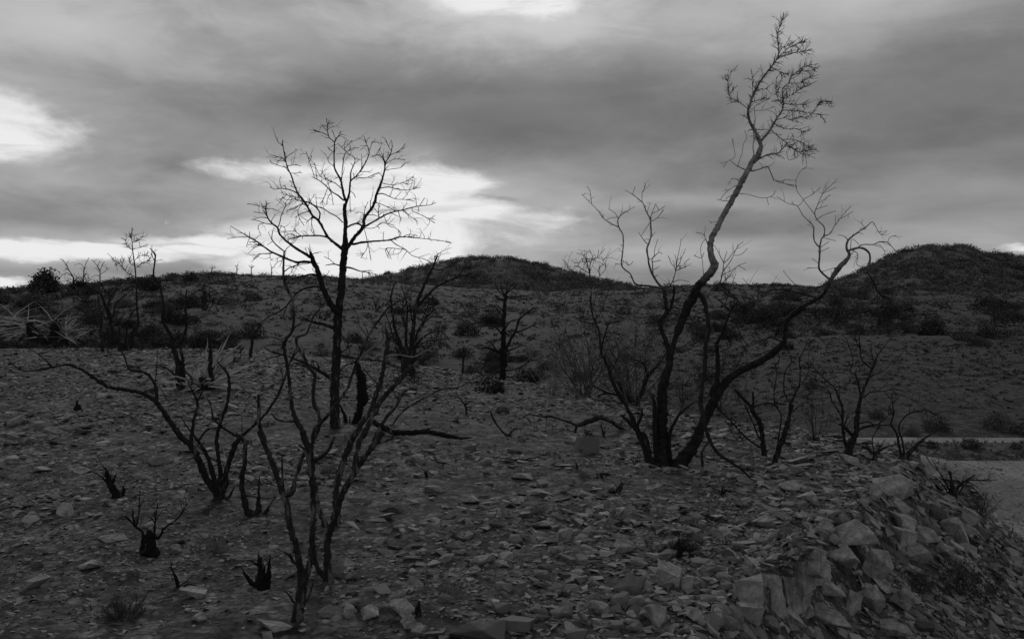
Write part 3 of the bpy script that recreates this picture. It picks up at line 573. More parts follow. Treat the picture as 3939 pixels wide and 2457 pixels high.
# ------------------------------------------------------------------ foreground shrubs
SH_C = [
 ('6', '650,1375,95 665,1250,85 685,1140,80'),
 ('6', '680,1130,60 670,1000,55 645,850,50 610,740,50 585,620,50 570,520,50 540,440,45 520,380,44 480,260,42 430,140,40 390,50,38 370,0,36', .15), ('2', '440,1400,36 400,1270,34 395,1150,30 390,1040,18'), ('2', '400,1245,24 470,1160,22 540,1050,22 580,960,22 610,870,18 640,780,14 680,690,10'),
 ('6', '545,410,22 540,300,18 537,170,9'), ('6', '690,1130,60 720,1040,50 745,920,48 760,800,50 760,680,48 770,560,48 775,440,60 755,330,60 745,230,58 735,150,56 710,80,50 690,0,48', -.1),
 ('2', '745,1400,50 740,1340,46 680,1230,40 650,1120,34 635,980,30 620,860,30 600,740,30 590,640,26 650,560,22 665,470,22 660,360,22 645,280,20 600,200,20 585,100,18 588,0,16', -.1),
 ('1', '630,1500,15 630,1270,14 635,1225,16'), ('1', '635,1225,13 590,1190,12 540,1140,10 530,1100,9 545,1030,5'), ('1', '638,1225,9 660,1195,7 700,1165,5 740,1120,4'), ('1', '530,1130,5 500,1060,3'), ('1', '540,1140,5 490,1170,3'),
 ('2', '790,1480,44 815,1390,36 830,1310,30 890,1250,28 950,1180,26 990,1120,26 1060,1030,24 1110,920,22 1150,800,24 1200,690,20 1260,560,18 1330,460,16 1400,370,14 1460,330,12 1520,300,8', -.1),
 ('6', '612,450,40 625,370,36 660,270,32 700,160,28'), ('6', '630,960,24 590,900,22 500,855,8'), ('6', '620,950,16 600,890,10'), ('6', '620,1240,20 590,1190,16 540,1150,6'), ('6', '725,1230,24 745,1170,16 765,1100,8'), ('6', '775,210,34 850,170,30 890,110,26 920,40,14'), ('6', '700,130,24 660,100,14'),
 ('2', '680,1250,24 610,1250,18 540,1240,16 490,1185,12'), ('2', '600,740,20 540,725,18 470,700,12 430,665,8'), ('2', '560,740,14 480,760,10 420,780,5'), ('2', '600,660,14 500,660,10 430,670,7 370,720,4'), ('2', '660,520,12 720,500,9 760,480,6'), ('2', '600,650,12 540,610,12 440,595,8 420,620,6'), ('2', '435,595,8 430,530,5'), ('2', '650,560,14 560,610,9 470,560,6 440,545,3'),
 ('2', '1150,800,18 1180,770,16 1250,700,16 1320,650,16 1360,600,16 1350,540,16 1370,500,10 1430,440,6'), ('2', '1150,790,12 1080,810,12 1020,860,14 960,900,8'), ('2', '1250,580,12 1275,570,10 1280,540,6'), ('2', '1400,370,8 1430,250,6 1450,180,4')]
traced_tree('burnt_shrub', 'nearest tall charred shrub with thin twisted stems rising from the gravel foreground', 'shrub', ('6', 650, 1375), SH_C, M_burnt_grey, twig=(3.5, .04, .16, .3, .2, .6, .003, 2), seed=21, spread=.22, no_twig=(0, 1, 5), mats={27: M_pale_twig, 28: M_pale_twig, 30: M_pale_twig})
SH_C2 = [
 ('6', '880,1090,90 868,1000,62 865,880,58 875,780,55 900,690,48 930,600,55 960,500,55 1000,410,52 1050,320,50 1085,260,56'),
 ('6', '1085,260,46 1140,190,45 1200,110,45 1240,60,44 1270,10,40', -.1), ('2', '1290,1400,40 1330,1300,30 1400,1200,28 1460,1130,26 1500,1040,34 1560,1000,14 1620,985,8'),
 ('6', '1080,265,42 1075,180,40 1100,90,44 1130,10,46', .1), ('2', '1200,1370,48 1220,1330,48 1290,1180,46 1350,1080,44 1450,970,42 1540,870,40 1640,790,38 1760,720,34', .2),
 ('2', '1290,1430,22 1430,1380,22 1420,1310,16 1470,1220,18 1540,1150,18 1640,1090,16 1730,1040,16 1820,1000,14 1950,985,12 2070,910,10 2200,880,8', .3),
 ('6', '850,1060,44 790,980,38 775,900,34 800,850,16 820,800,8'), ('6', '1000,400,20 1080,250,14 1115,205,6'), ('2', '1760,720,14 1700,700,14 1620,745,12 1560,750,12 1480,735,10 1380,750,8'), ('2', '1700,700,12 1760,660,10 1790,625,5'), ('2', '1700,690,8 1660,560,6 1640,470,4'),
 ('2', '1640,800,12 1580,820,8 1500,830,5'), ('2', '1830,1000,8 1870,940,6 1900,930,4')]
traced_tree('burnt_shrub', 'charred shrub with thick arm reaching right across the fallen log', 'shrub', ('6', 880, 1090), SH_C2, M_burnt_grey, twig=(3, .04, .16, .3, .2, .6, .003, 2), seed=22, spread=.25, no_twig=(0, 1, 3), mats={8: M_pale_twig, 9: M_pale_twig, 10: M_pale_twig})
SH_C3 = [
 ('6', '945,690,62 935,600,54 928,480,50 950,330,48 1000,180,46 1050,60,45 1090,0,46'), ('6', '880,730,60 840,640,46 800,560,44 785,480,44 780,380,40', .1, 'R'),
 ('2', '1180,1280,48 1260,1170,44 1310,1020,44 1350,900,40 1380,750,40 1395,620,36 1380,530,16', .1), ('2', '820,1390,36 870,1240,34 830,1130,32 815,1040,32 830,900,30 800,850,30 750,760,28 700,680,26 690,600,24 760,575,16 790,510,14 830,420,10 920,320,6', .1),
 ('2', '1395,640,20 1450,560,14 1520,500,9 1600,380,5'), ('2', '1300,1030,12 1310,960,10 1230,870,10 1200,830,6'), ('2', '1370,800,12 1450,830,8 1540,900,5'), ('2', '830,900,12 780,890,10 720,830,6'), ('2', '700,690,10 640,790,8 620,840,4')]
traced_tree('burnt_shrub', 'charred shrub of two leaning stems just behind the nearest tall shrub', 'shrub', ('6', 945, 690), SH_C3, M_burnt_grey, twig=(3, .04, .18, .3, .2, .6, .003, 2), seed=23, spread=.22, no_twig=(0, 1))
SH_D = [
 ('5', '1830,350,120 1820,270,110 1815,200,100'),
 ('4', '1780,1480,60 1710,1370,60 1650,1220,54 1590,1110,52 1500,1030,50 1430,930,46 1380,860,44 1300,750,40 1220,690,38 1130,660,36 1000,640,32 900,620,30 830,580,28 760,530,26 680,480,24 590,440,22 520,440,20 430,460,16 330,480,14 220,490,12 140,460,10 70,400,8', -.3),
 ('4', '430,450,13 380,400,12 300,340,10 180,270,8 130,240,6'), ('4', '1300,740,30 1300,650,28 1270,570,26 1220,510,26 1150,490,24 1080,480,22 1050,420,18 1020,340,14 980,320,8'), ('4', '1590,1080,34 1600,960,32 1630,830,30 1640,740,28 1600,660,16 1560,570,10'), ('4', '1640,740,20 1690,640,14 1680,600,8'),
 ('4', '1800,1480,50 1760,1310,44 1710,1170,32 1640,1060,24 1560,960,14 1510,880,8', .1), ('4', '1820,1480,50 1830,1330,40 1810,1170,36 1800,1060,34 1820,960,30 1850,870,26 1890,740,28 1905,600,28 1890,510,26 1840,450,16 1800,400,8', .1),
 ('4', '1820,930,20 1770,880,18 1750,760,14 1720,720,8'), ('4', '1650,1070,18 1720,980,18 1820,960,16', 0), ('4', '1860,1480,60 1880,1330,48 1920,1190,46 1970,1070,44 2030,1010,30 2100,950,24 2150,900,20', -.1), ('4', '1850,960,22 1930,1010,22 2030,1075,20'),
 ('5', '1880,340,30 1910,320,24 1950,240,8'), ('4', '1780,1230,14 1680,1150,10 1600,1060,6'), ('4', '1290,580,10 1300,480,10 1310,300,6'), ('4', '1330,630,8 1400,740,6 1470,770,4'), ('4', '1010,360,8 940,350,6 890,325,4'), ('4', '1500,1030,14 1480,950,8'), ('4', '1830,890,8 1800,840,5'), ('4', '2010,1010,10 2010,900,6 2000,830,4')]
traced_tree('burnt_shrub', 'charred shrub with one long branch arching low to the far left', 'shrub', ('5', 1830, 350), SH_D, M_char, twig=(3.5, .04, .18, .3, .2, .6, .003, 2), seed=24, spread=.2, no_twig=(0,))
SH_E = [('6', '330,610,80 280,570,56 258,470,44 245,370,40 265,240,38 270,130,36 281,70,34'), ('6', '370,600,60 368,450,20 375,330,8', 0, 'R'), ('6', '405,610,40 450,540,16 490,470,6', 0, 'R'), ('6', '275,70,20 235,35,18 200,20,14'), ('6', '300,470,12 350,480,10 420,490,8 490,480,4')]
traced_tree('burnt_shrub', 'small charred shrub with a single upright stem between two larger shrubs', 'shrub', ('6', 330, 610), SH_E, M_char, twig=(1.5, .03, .1, .3, .3, .5, .003, 1), seed=25, spread=.15)
SH_H = [('4', '1500,640,90 1490,560,70 1480,450,50 1450,300,44 1425,210,32'), ('3', '1440,1080,36 1380,990,30 1350,920,26 1360,820,22 1340,700,20 1325,620,20 1280,590,16 1275,540,14 1285,460,14 1290,390,16 1260,350,8 1245,330,5'),
 ('4', '1520,620,50 1520,420,30 1500,300,28 1500,240,28', 0, 'R'), ('3', '1500,1130,28 1540,1040,24 1550,920,22 1540,850,20 1525,780,18 1545,720,14 1550,680,8'), ('3', '1285,440,8 1260,390,6 1248,375,4'), ('3', '1325,620,10 1328,600,8 1345,630,4'), ('3', '1555,970,10 1600,965,8 1640,925,4'), ('4', '1460,530,20 1390,470,16 1310,440,10 1260,440,5'), ('4', '1470,420,10 1420,370,6'), ('3', '1440,1100,16 1500,1045,14 1530,1035,10'),
 ('4', '1600,640,30 1590,540,20 1530,500,10', 0, 'R'), ('4', '1760,640,50 1765,560,44 1745,480,40 1750,350,36 1742,180,18', -.1, 'R'), ('4', '1770,470,16 1850,390,10 1900,340,5'), ('4', '1750,340,14 1690,300,8 1660,360,4')]
traced_tree('burnt_shrub', 'charred shrub with a thin wavering leader beside the dead yucca rosette', 'shrub', ('4', 1500, 640), SH_H, M_char, twig=(5, .06, .25, .25, .3, .5, .005, 2), seed=26, spread=.2)
SH_G = [('3', '1020,1190,60 1000,1130,50 960,1080,40 920,950,30 890,850,26 840,720,20 790,680,8'), ('3', '1060,1195,50 1110,1030,36 1150,950,22 1140,850,16 1135,700,14 1130,580,12 1115,450,11 1100,330,9 1095,230,6 1097,160,3', 0, 'R'), ('3', '930,940,22 900,830,16 920,740,12 970,670,6'), ('3', '940,900,18 960,800,14 1020,740,10 1090,680,6'), ('3', '1040,1170,24 1050,1040,18 1080,900,10 1150,820,5'), ('3', '850,1150,30 840,1000,20 845,930,16 800,920,12 720,880,10 650,830,8 610,830,4', .2, 'R'), ('3', '880,920,14 830,840,12 810,720,6'), ('3', '1000,1120,20 990,960,12 1030,880,6'), ('3', '1090,1120,14 1160,1090,12 1230,1080,8 1310,1100,4'), ('3', '960,1080,30 955,1060,30'), ('3', '1140,770,6 1180,740,5 1230,710,3')]
CROWN = [('3', '1115,440,6 1160,400,5 1210,390,4 1240,400,3'), ('3', '1105,350,6 1060,320,5 1040,260,3'), ('3', '1120,480,7 1080,460,5 1075,410,3'), ('3', '1100,290,5 1150,260,4 1190,240,3'), ('3', '1125,500,6 1180,460,4 1240,430,3'), ('3', '1110,340,6 1160,330,4 1230,300,3'), ('3', '1095,260,4 1070,210,3'), ('3', '1098,230,3 1130,220,2'),
         ('3', '1120,570,8 1060,540,6 1010,480,5 960,440,4 930,420,3'), ('3', '1010,480,4 1030,430,3'), ('3', '985,460,4 950,470,3')]
g_root = traced_tree('slender_tree', 'slim tree with feathery crown above the left ridge and burnt stems at its foot', 'tree', ('3', 1060, 1195), [SH_G[1]] + SH_G[:1] + SH_G[2:] + CROWN, M_char, twig=(6, .06, .28, .25, .3, .6, .006, 2), seed=27, spread=.25)
crown_twigs(g_root, None, list(range(11, 22)), (26, .05, .22, .05, .3, .5, .007, 2), 8, M_burnt_grey)
SH_I = [('f', '345,1020,60 325,990,44 290,880,28 255,780,20 240,680,18 225,520,14 262,400,6'), ('f', '360,1030,50 350,900,26 352,760,18 360,600,12 310,430,5', 0, 'R'), ('f', '385,1010,56 400,860,34 412,760,30 430,620,26 470,500,22 520,380,18 575,270,14 595,215,12 612,175,8', 0, 'R'), ('f', '590,225,8 585,180,5'), ('f', '430,610,22 520,520,20 600,440,18 720,380,14 790,350,10 830,340,8 900,370,6 950,340,3'), ('f', '770,370,10 820,300,8 880,255,4'), ('f', '570,290,9 650,295,8 720,255,6 785,225,3'), ('f', '680,430,6 760,400,5'),
 ('f', '400,1000,40 440,830,20 500,720,14 570,640,10 620,600,5', 0, 'R'), ('f', '410,980,24 470,880,16 560,820,10 660,820,6 710,880,3'), ('f', '440,830,12 540,700,9 640,690,6 690,760,3'), ('f', '330,980,24 290,930,18 245,860,14 215,760,10 170,640,5', 0, 'R'), ('f', '480,720,10 530,600,8 580,500,4'), ('f', '350,800,10 320,650,8 330,520,5'), ('f', '410,760,10 380,600,7 400,470,4'), ('f', '225,520,8 180,600,6'), ('f', '262,400,5 230,420,4 215,400,3'), ('f', '430,950,14 520,890,9 600,900,6 650,960,3'), ('f', '300,880,12 210,860,8 150,800,5'), ('f', '500,700,8 600,560,5')]
traced_tree('burnt_shrub', 'dense many-stemmed burnt thicket behind the bare tree, two long arms leaning right', 'shrub', ('f', 345, 1020), SH_I, M_char, twig=(8, .1, .5, .2, .15, .7, .007, 2), seed=28, spread=.35, depth=19.5, wk=1.1)
SNAG = [('f', '1155,1180,52 1155,1120,46 1155,1060,50 1160,900,42 1160,760,34 1165,640,28 1175,540,28 1182,480,18'), ('f', '1180,500,14 1215,440,11 1255,395,5'), ('f', '1190,490,10 1250,440,8 1285,400,4'), ('f', '1170,510,12 1140,450,10 1140,405,5'), ('f', '1165,515,10 1110,460,8 1090,400,4'), ('f', '1190,525,12 1260,520,10 1310,515,8 1370,515,4'), ('f', '1182,485,10 1190,410,6'), ('f', '1160,545,20 1120,540,16 1090,510,10'),
 ('f', '1155,680,12 1110,630,10 1080,595,8 1025,592,5'), ('f', '1155,640,9 1120,605,7 1100,590,4'), ('f', '1145,745,10 1085,730,6'), ('f', '1145,830,18 1110,790,14 1070,760,14 1000,765,10 930,775,5'), ('f', '1150,768,10 1075,760,8'), ('f', '1180,780,12 1200,740,10 1240,715,8 1290,705,6'), ('f', '1185,945,26 1230,860,22 1265,790,18 1290,710,18 1350,660,12 1400,620,9 1440,608,5'), ('f', '1270,815,14 1340,790,12 1400,760,10 1445,735,5'), ('f', '1295,690,8 1310,645,5'), ('f', '1190,970,16 1260,945,12 1330,915,6'), ('f', '1135,985,22 1060,955,18 1000,945,12 950,955,6'), ('f', '1100,965,14 1060,905,12 1010,875,6'), ('f', '1130,1040,14 1080,1010,8'), ('f', '1180,1055,12 1240,1040,8 1300,1015,5'), ('f', '1175,1135,14 1230,1130,12 1310,1100,12 1390,1050,10 1440,1045,6 1490,1085,4'), ('f', '1180,1185,12 1230,1185,10 1300,1165,5'), ('f', '1350,660,8 1400,650,6 1440,620,4')]
traced_tree('pine_snag', 'short black snag with stubby side branches standing alone before the hill', 'tree', ('f', 1155, 1180), SNAG, M_char_dark, twig=(1.5, .06, .25, .3, .2, .5, .008, 1), seed=29, spread=.5, depth=24.0, wk=1.05)

# shrubs along the terrace edge on the right
M1 = [('a', '1698,1325,54 1680,1200,40 1660,1060,44 1610,980,36 1580,920,26 1520,860,22 1465,800,16'), ('a', '1605,945,24 1606,820,20'), ('a', '1600,940,18 1700,910,16 1800,910,16 1860,915,12'), ('a', '1655,1245,18 1560,1180,16 1500,1120,16 1430,1040,14 1330,950,10'), ('a', '1655,1180,16 1600,1050,14 1540,920,10'), ('a', '1500,1200,8 1450,1150,6 1400,1050,4'), ('a', '1560,1190,8 1480,1200,5')]
traced_tree('burnt_shrub', 'burnt shrub with a bent stem and flat cross branch right of the leaning tree', 'shrub', ('a', 1698, 1325), M1, M_char, twig=(7, .06, .28, .2, .3, .6, .0045, 2), seed=31, spread=.3)
M2 = [('a', '1768,1375,46 1820,1240,44 1860,1110,44 1890,1000,34 1910,920,32'), ('c', '215,890,34 250,800,16 290,720,14 300,600,12 290,480,9'), ('c', '210,850,16 170,780,14 165,680,12 185,580,10 270,490,7'), ('c', '100,1270,16 130,1100,14 140,960,14 90,870,14 85,760,10 105,640,8 110,570,5', .15, 'R'), ('c', '235,940,12 300,880,10 380,850,6'), ('c', '250,790,9 330,680,8 390,560,6 420,490,4'), ('c', '90,870,9 140,820,8 220,800,6 330,820,4'), ('c', '110,570,6 60,640,4'), ('c', '290,500,7 340,400,5 400,280,4 440,200,3'), ('c', '180,1100,9 250,1010,6 290,960,4'), ('c', '310,480,5 370,330,3')]
traced_tree('burnt_shrub', 'thin burnt shrub leaning right, its slim stem standing in the terrace rubble', 'shrub', ('a', 1768, 1375), M2, M_char, twig=(8, .06, .28, .2, .3, .6, .0045, 2), seed=32, spread=.3)
M3 = [('c', '700,1295,80 720,1200,60 770,1090,50 770,1000,44 790,880,34 810,800,30 840,720,26 870,650,24 885,600,20 920,540,16 940,470,12 980,420,8 1060,310,5'), ('c', '870,560,16 810,500,14 800,420,16 790,330,10 795,270,6'), ('c', '920,540,10 890,420,8 900,350,4'), ('c', '800,790,20 780,690,18 755,620,14 715,600,10 740,500,8 710,400,8 680,320,5'), ('c', '870,650,11 940,620,9 1030,570,6 1060,510,4'), ('c', '700,1280,34 670,1180,30 650,1030,26 650,900,20 620,820,18 590,740,14 500,660,10 400,550,6', .2, 'R'), ('c', '640,960,14 560,840,12 550,780,10 480,770,6'), ('c', '600,760,10 480,690,8 390,650,5'), ('c', '780,1085,26 850,1060,22 940,1040,16 1000,990,12 1060,940,7'), ('c', '800,1030,14 870,1020,12 930,1050,10 1040,1040,6'), ('c', '820,820,14 900,770,12 1000,765,9 1080,750,7 1220,770,4'), ('c', '720,1120,30 660,1050,26 620,1040,18'), ('c', '755,620,8 770,570,6'), ('c', '860,660,12 790,660,8'), ('c', '800,420,8 750,330,8 700,330,5'), ('c', '840,830,6 900,890,5 960,940,3'), ('c', '980,440,6 1030,460,4'), ('c', '650,740,6 700,710,5 720,660,3')]
traced_tree('burnt_shrub', 'larger burnt shrub with upswept forked crown at the terrace edge before the road bend', 'shrub', ('c', 700, 1295), M3, M_char, twig=(9, .06, .32, .15, .25, .6, .0045, 2), seed=33, spread=.35)
M4 = [('c', '910,1345,44 930,1280,36 990,1240,20 1050,1215,12 1120,1200,6'), ('c', '920,1290,28 870,1250,24 840,1190,8'), ('c', '915,1270,14 900,1160,12 960,1060,6'), ('c', '930,1280,16 960,1230,9 1010,1160,5'), ('c', '870,1250,10 810,1240,5')]
traced_tree('burnt_shrub', 'very small burnt shrub squeezed between two larger ones at the terrace edge', 'shrub', ('c', 910, 1345), M4, M_char, twig=(9, .05, .2, .2, .3, .6, .004, 2), seed=34, spread=.3)
M5 = [('c', '1125,1345,66 1170,1310,50 1220,1260,40 1270,1210,28 1330,1160,20 1400,1110,12'), ('c', '1140,1310,26 1120,1200,22 1100,1110,20 1055,1040,16 1075,960,14 1070,870,10 1060,800,8 1080,760,5'), ('c', '1165,1290,20 1150,1180,18 1120,1090,16 1130,1030,14 1180,970,16 1250,935,14 1350,925,12 1420,960,10 1530,1000,5'), ('c', '1420,955,7 1500,930,6 1600,950,4'), ('c', '1255,1220,12 1320,1215,10 1400,1240,6 1530,1240,4'), ('c', '1300,1190,9 1380,1190,8 1470,1200,4'), ('c', '1260,1240,9 1330,1280,8 1380,1360,8 1450,1430,7 1490,1470,4'), ('c', '1070,870,7 1140,800,6 1270,850,6 1300,780,3'), ('c', '1070,880,6 1040,870,5 1035,960,3'), ('c', '1060,1040,7 1010,1050,5 940,1040,3'), ('c', '1250,905,6 1330,870,5 1430,840,3'), ('c', '1350,930,5 1360,990,3')]
traced_tree('burnt_shrub', 'burnt shrub with curved stems arching over the pale road at the terrace corner', 'shrub', ('c', 1125, 1345), M5, M_char, twig=(7, .06, .3, .2, .3, .6, .0045, 2), seed=35, spread=.3)
M6 = [('d', '1640,435,90 1650,380,60 1640,300,24 1625,220,18'), ('d', '1670,395,28 1700,330,24 1760,290,24 1815,255,14'), ('d', '1630,385,14 1590,300,12 1540,220,8 1490,130,5'), ('d', '1790,290,12 1880,290,10 1990,290,6'), ('d', '1620,400,12 1560,310,10 1500,260,6'), ('d', '1690,400,16 1740,330,14 1780,300,8'), ('d', '1830,280,8 1890,330,4'), ('d', '1640,245,6 1690,210,4'), ('d', '1690,400,12 1740,410,8 1780,425,4')]
traced_tree('burnt_shrub', 'low charred shrub with short antler stems alone on the bank above the road', 'shrub', ('d', 1640, 435), M6, M_char, twig=(6, .05, .22, .2, .3, .6, .004, 2), seed=36, spread=.3)

# grey scrub tangle left of the leaning tree
L1 = [('a', '690,930,60 640,860,44 590,790,34 555,740,26'), ('a', '700,930,40 790,700,30 820,660,26 880,600,22 930,520,14', .1, 'R'), ('a', '790,700,22 770,620,18 720,580,12 650,560,8'), ('a', '800,690,14 850,660,10 890,660,6'), ('a', '660,900,20 560,850,16 480,830,18 400,850,16', .1), ('a', '480,830,16 400,790,18 360,770,12'), ('a', '680,920,20 640,720,9 620,600,7 560,480,5 520,330,3', .2), ('a', '700,900,16 700,700,10 690,520,7 700,340,6 690,180,4', .2), ('a', '720,900,14 760,740,9 770,560,7 800,420,5', .1), ('a', '640,880,12 560,700,8 480,560,6 420,440,4'), ('a', '700,900,10 820,780,7 900,700,5'), ('a', '690,900,12 620,760,7 540,640,5'), ('a', '760,800,10 840,840,8 800,860,5')]
traced_tree('dead_scrub', 'tangled grey scrub with dark snapped stems behind the foot of the leaning tree', 'shrub', ('a', 690, 930), L1, M_grey_twig, twig=(16, .08, .5, .15, .35, .8, .0055, 2), seed=41, spread=.6, mats={0: M_char, 1: M_char, 2: M_char, 4: M_char, 5: M_char})
L2 = [('8', '376,1190,13 375,1150,13 372,1080,13 365,990,13 345,900,9 320,830,6 255,810,4'), ('8', '365,990,10 372,880,8 430,840,6 490,770,3'), ('8', '360,880,6 300,880,5 240,890,3'), ('8', '350,970,7 290,930,6 240,910,5 220,950,4 130,915,3'), ('8', '390,1250,9 430,1100,7 430,1020,6 490,950,5 495,910,4 460,840,3'), ('8', '390,840,4 360,775,3'), ('8', '370,1080,6 300,1050,5 200,1075,4 135,1015,3'), ('8', '440,1330,9 520,1130,6 535,1080,5 500,1000,4'), ('8', '220,950,4 180,910,3'), ('8', '445,990,5 440,930,4 480,900,3'), ('8', '430,830,4 440,780,3'), ('a', '640,935,22 600,800,16 540,640,14 450,500,14 412,340,13 370,250,13 350,150,13 346,90,12')]
traced_tree('dead_scrub', 'pale wiry dead shrub with curling top twigs showing above the dip of the ridge', 'shrub', ('a', 640, 935), [L2[-1]] + L2[:-1], M_grey_twig, twig=(14, .06, .4, .1, .1, .9, .0045, 2), seed=42, spread=.5)
FALL = [('g', '1700,695,80 1640,705,84 1560,735,76 1490,765,66 1430,782,46 1350,750,30 1250,720,24 1160,690,28 1080,690,24 990,680,20 910,670,18 840,710,14 810,722,8', .15), ('g', '1430,790,40 1410,860,36 1395,910,32 1350,960,18'), ('g', '1690,700,70 1800,750,60 1900,820,56 2000,880,50', .5), ('g', '880,705,18 920,720,18 945,770,14 900,785,10 820,790,5'), ('g', '1110,700,16 1105,760,12 1095,800,6'), ('g', '1390,900,16 1250,885,10 1100,860,8 950,830,4'), ('g', '1380,910,14 1270,970,10 1160,990,12 1020,960,9 930,920,5'), ('g', '1390,850,12 1280,830,8 1150,820,5'), ('g', '1400,900,10 1500,905,8 1600,900,7 1690,940,4'), ('g', '840,720,9 760,680,6 700,700,4'), ('g', '930,730,8 800,760,5 700,740,3'), ('g', '1200,700,8 1190,740,4'), ('g', '1160,985,7 1280,1000,5 1350,960,4'), ('g', '1080,860,6 960,790,5 860,760,3')]
traced_tree('fallen_branch', 'twiggy fallen branch sprawled over the stones before the leaning tree', 'branch', ('g', 1560, 870), FALL, M_burnt_grey, twig=(12, .06, .34, .1, 0, .7, .004, 2), seed=43, spread=.3, foot=False, wk=.75)
STICK = [('g', '640,1140,30 700,1140,22 780,1150,20 900,1140,14 1040,1110,12 1150,1060,7'), ('g', '1040,1110,9 1130,1095,8 1180,1140,6'), ('g', '790,1155,8 880,1190,5'), ('g', '1190,1145,5 1205,1060,3')]
traced_tree('fallen_stick', 'thin black stick lying on the ground left of the square stone', 'branch', ('g', 800, 1165), STICK, M_char_dark, seed=44, spread=.1, foot=False, twig=(2, .04, .12, .3, .2, .4, .003, 1))
STICK2 = [('g', '510,630,18 550,730,24 600,800,20 680,890,26 750,880,18'), ('g', '700,890,14 770,820,20 830,830,8'), ('g', '600,800,8 640,850,5')]
traced_tree('fallen_stick', 'crooked charred stick propped up at the left end of the fallen branch', 'branch', ('g', 690, 905), STICK2, M_char, seed=45, spread=.1, foot=False, twig=(2, .04, .12, .3, .2, .4, .003, 1))
LOG = [('2', '1262,1238,34 1330,1280,50 1420,1328,48 1560,1338,46 1680,1330,46 1760,1340,42 1850,1360,40 1960,1380,24 2050,1375,8', -.35), ('2', '1700,1310,14 1780,1300,8 1860,1330,4'), ('2', '1330,1300,16 1300,1240,10')]
traced_tree('fallen_log', 'black charred log lying on the stones right of the bare tree', 'log', ('2', 1500, 1365), LOG, M_char_dark, seed=46, spread=.05, foot=False)
STUMP = [('2', '1150,1265,50 1175,1170,48 1198,1075,92 1196,1000,94 1190,930,84 1170,870,66 1155,780,34'), ('2', '1085,1320,60 1120,1290,44 1150,1180,36', -.05, 'R'), ('2', '1080,1315,50 1065,1230,34 1045,1170,24 1020,1115,12', 0, 'R'), ('2', '1100,1310,22 1100,1260,14 1100,1210,6', 0, 'R'), ('2', '1170,1260,30 1180,1200,34 1190,1150,30', .05, 'R')]
traced_tree('charred_stump', 'thick burnt-out stump slab standing just right of the bare tree', 'stump', ('2', 1150, 1265), STUMP, M_char_dark, seed=47, spread=.1)
STUMPS = [
 ('6', 'low spiky charred stump left of the nearest shrub', [('400,1150,110 395,1090,100 385,1030,60 375,960,40 365,895,10'), ('330,1110,46 290,1070,34 245,995,8'), ('430,1130,60 440,1040,40 445,970,24 455,910,8'), ('385,980,20 345,970,18 318,935,6'), ('405,1040,20 410,990,14 395,940,6')]),
 ('5', 'charred stump with three raised thin stems in the left foreground', [('1280,840,110 1260,750,100 1240,640,80 1245,610,40'), ('1150,820,80 1180,780,60 1190,640,30 1120,570,22 1040,480,6'), ('1130,570,20 1150,480,12 1165,250,6'), ('1280,640,26 1290,540,16 1312,385,8'), ('1310,680,30 1370,590,20 1490,495,14 1560,375,5'), ('1120,570,20 1105,500,20 1100,430,8')]),
 ('5', 'charred stump with splayed stubs left of the arching-branch shrub', [('970,335,100 940,270,80 920,210,60 890,150,40 880,90,12'), ('925,250,30 860,180,16 770,120,6'), ('1010,320,50 1030,290,36 1020,245,10'), ('935,230,24 950,180,18 970,130,6'), ('890,160,16 910,120,8')]),
 ('5', 'single small burnt peg beside the pale flat slab', [('1480,1085,36 1465,1020,40 1440,950,10')]),
 ('4', 'small black stub in the stones far left', [('645,830,60 640,790,50 635,740,10'), ('680,835,30 665,800,16 670,770,8')]),
 ('6', 'short black peg right of the charred shrubs', [('1588,340,26 1588,310,22 1588,285,8')]),
 ('6', 'short burnt peg among the bottom slabs', [('1530,1345,50 1530,1290,46 1535,1235,20')]),
 ('e', 'short tilted black stub in the middle of the stones', [('1345,385,50 1365,350,44 1385,310,16'), ('1285,390,24 1290,360,14')]),
 ('e', 'tiny burnt peg below the square stone', [('1045,215,28 1035,185,22 1030,160,10')]),
 ('g', 'small forked charred stub just behind the square stone', [('1715,915,36 1700,850,22 1675,770,8'), ('1715,880,20 1730,840,10')]),
 ('g', 'small charred sprout on the stones below the lone snag', [('258,670,36 255,600,30 215,530,18 165,470,10 145,410,5'), ('265,600,14 245,550,10 240,500,5'), ('270,620,16 320,600,8')]),
 ('2', 'low black stump with tiny stubs behind the second yucca', [('205,800,30 205,740,24 200,700,20'), ('215,720,30 250,710,24 275,680,8'), ('255,760,10 255,720,8')]),
 ('2', 'short upright burnt stump left of the bare tree', [('335,755,36 335,680,32 340,620,26 325,560,12'), ('345,610,16 400,520,10 470,450,6')]),
 ('d', 'dark burnt root in the crack of the bedrock', [('640,930,40 600,870,44 580,800,46 575,770,30')]),
 ('f', 'forked thin burnt stems left of the lone snag', [('820,1160,22 825,1050,20 830,970,16 815,930,6'), ('845,1000,9 838,920,4'), ('825,1040,9 780,930,4')]),
]
for i, (fr, lab, brs) in enumerate(STUMPS):
    x, y = [float(v) for v in brs[0].split()[0].split(',')[:2]]
    traced_tree('charred_stump', lab, 'stump', (fr, x, y), [(fr, b, 0.0 if j == 0 else None, 'R' if j and False else '') for j, b in enumerate(brs)], M_char_dark if i < 6 else M_char, seed=60 + i, spread=.25, twig=(22, .02, .11, .05, .3, .6, .0045, 1), trunk_twig=True, rough=.24, wk=.8, group='charred stumps on the terrace')

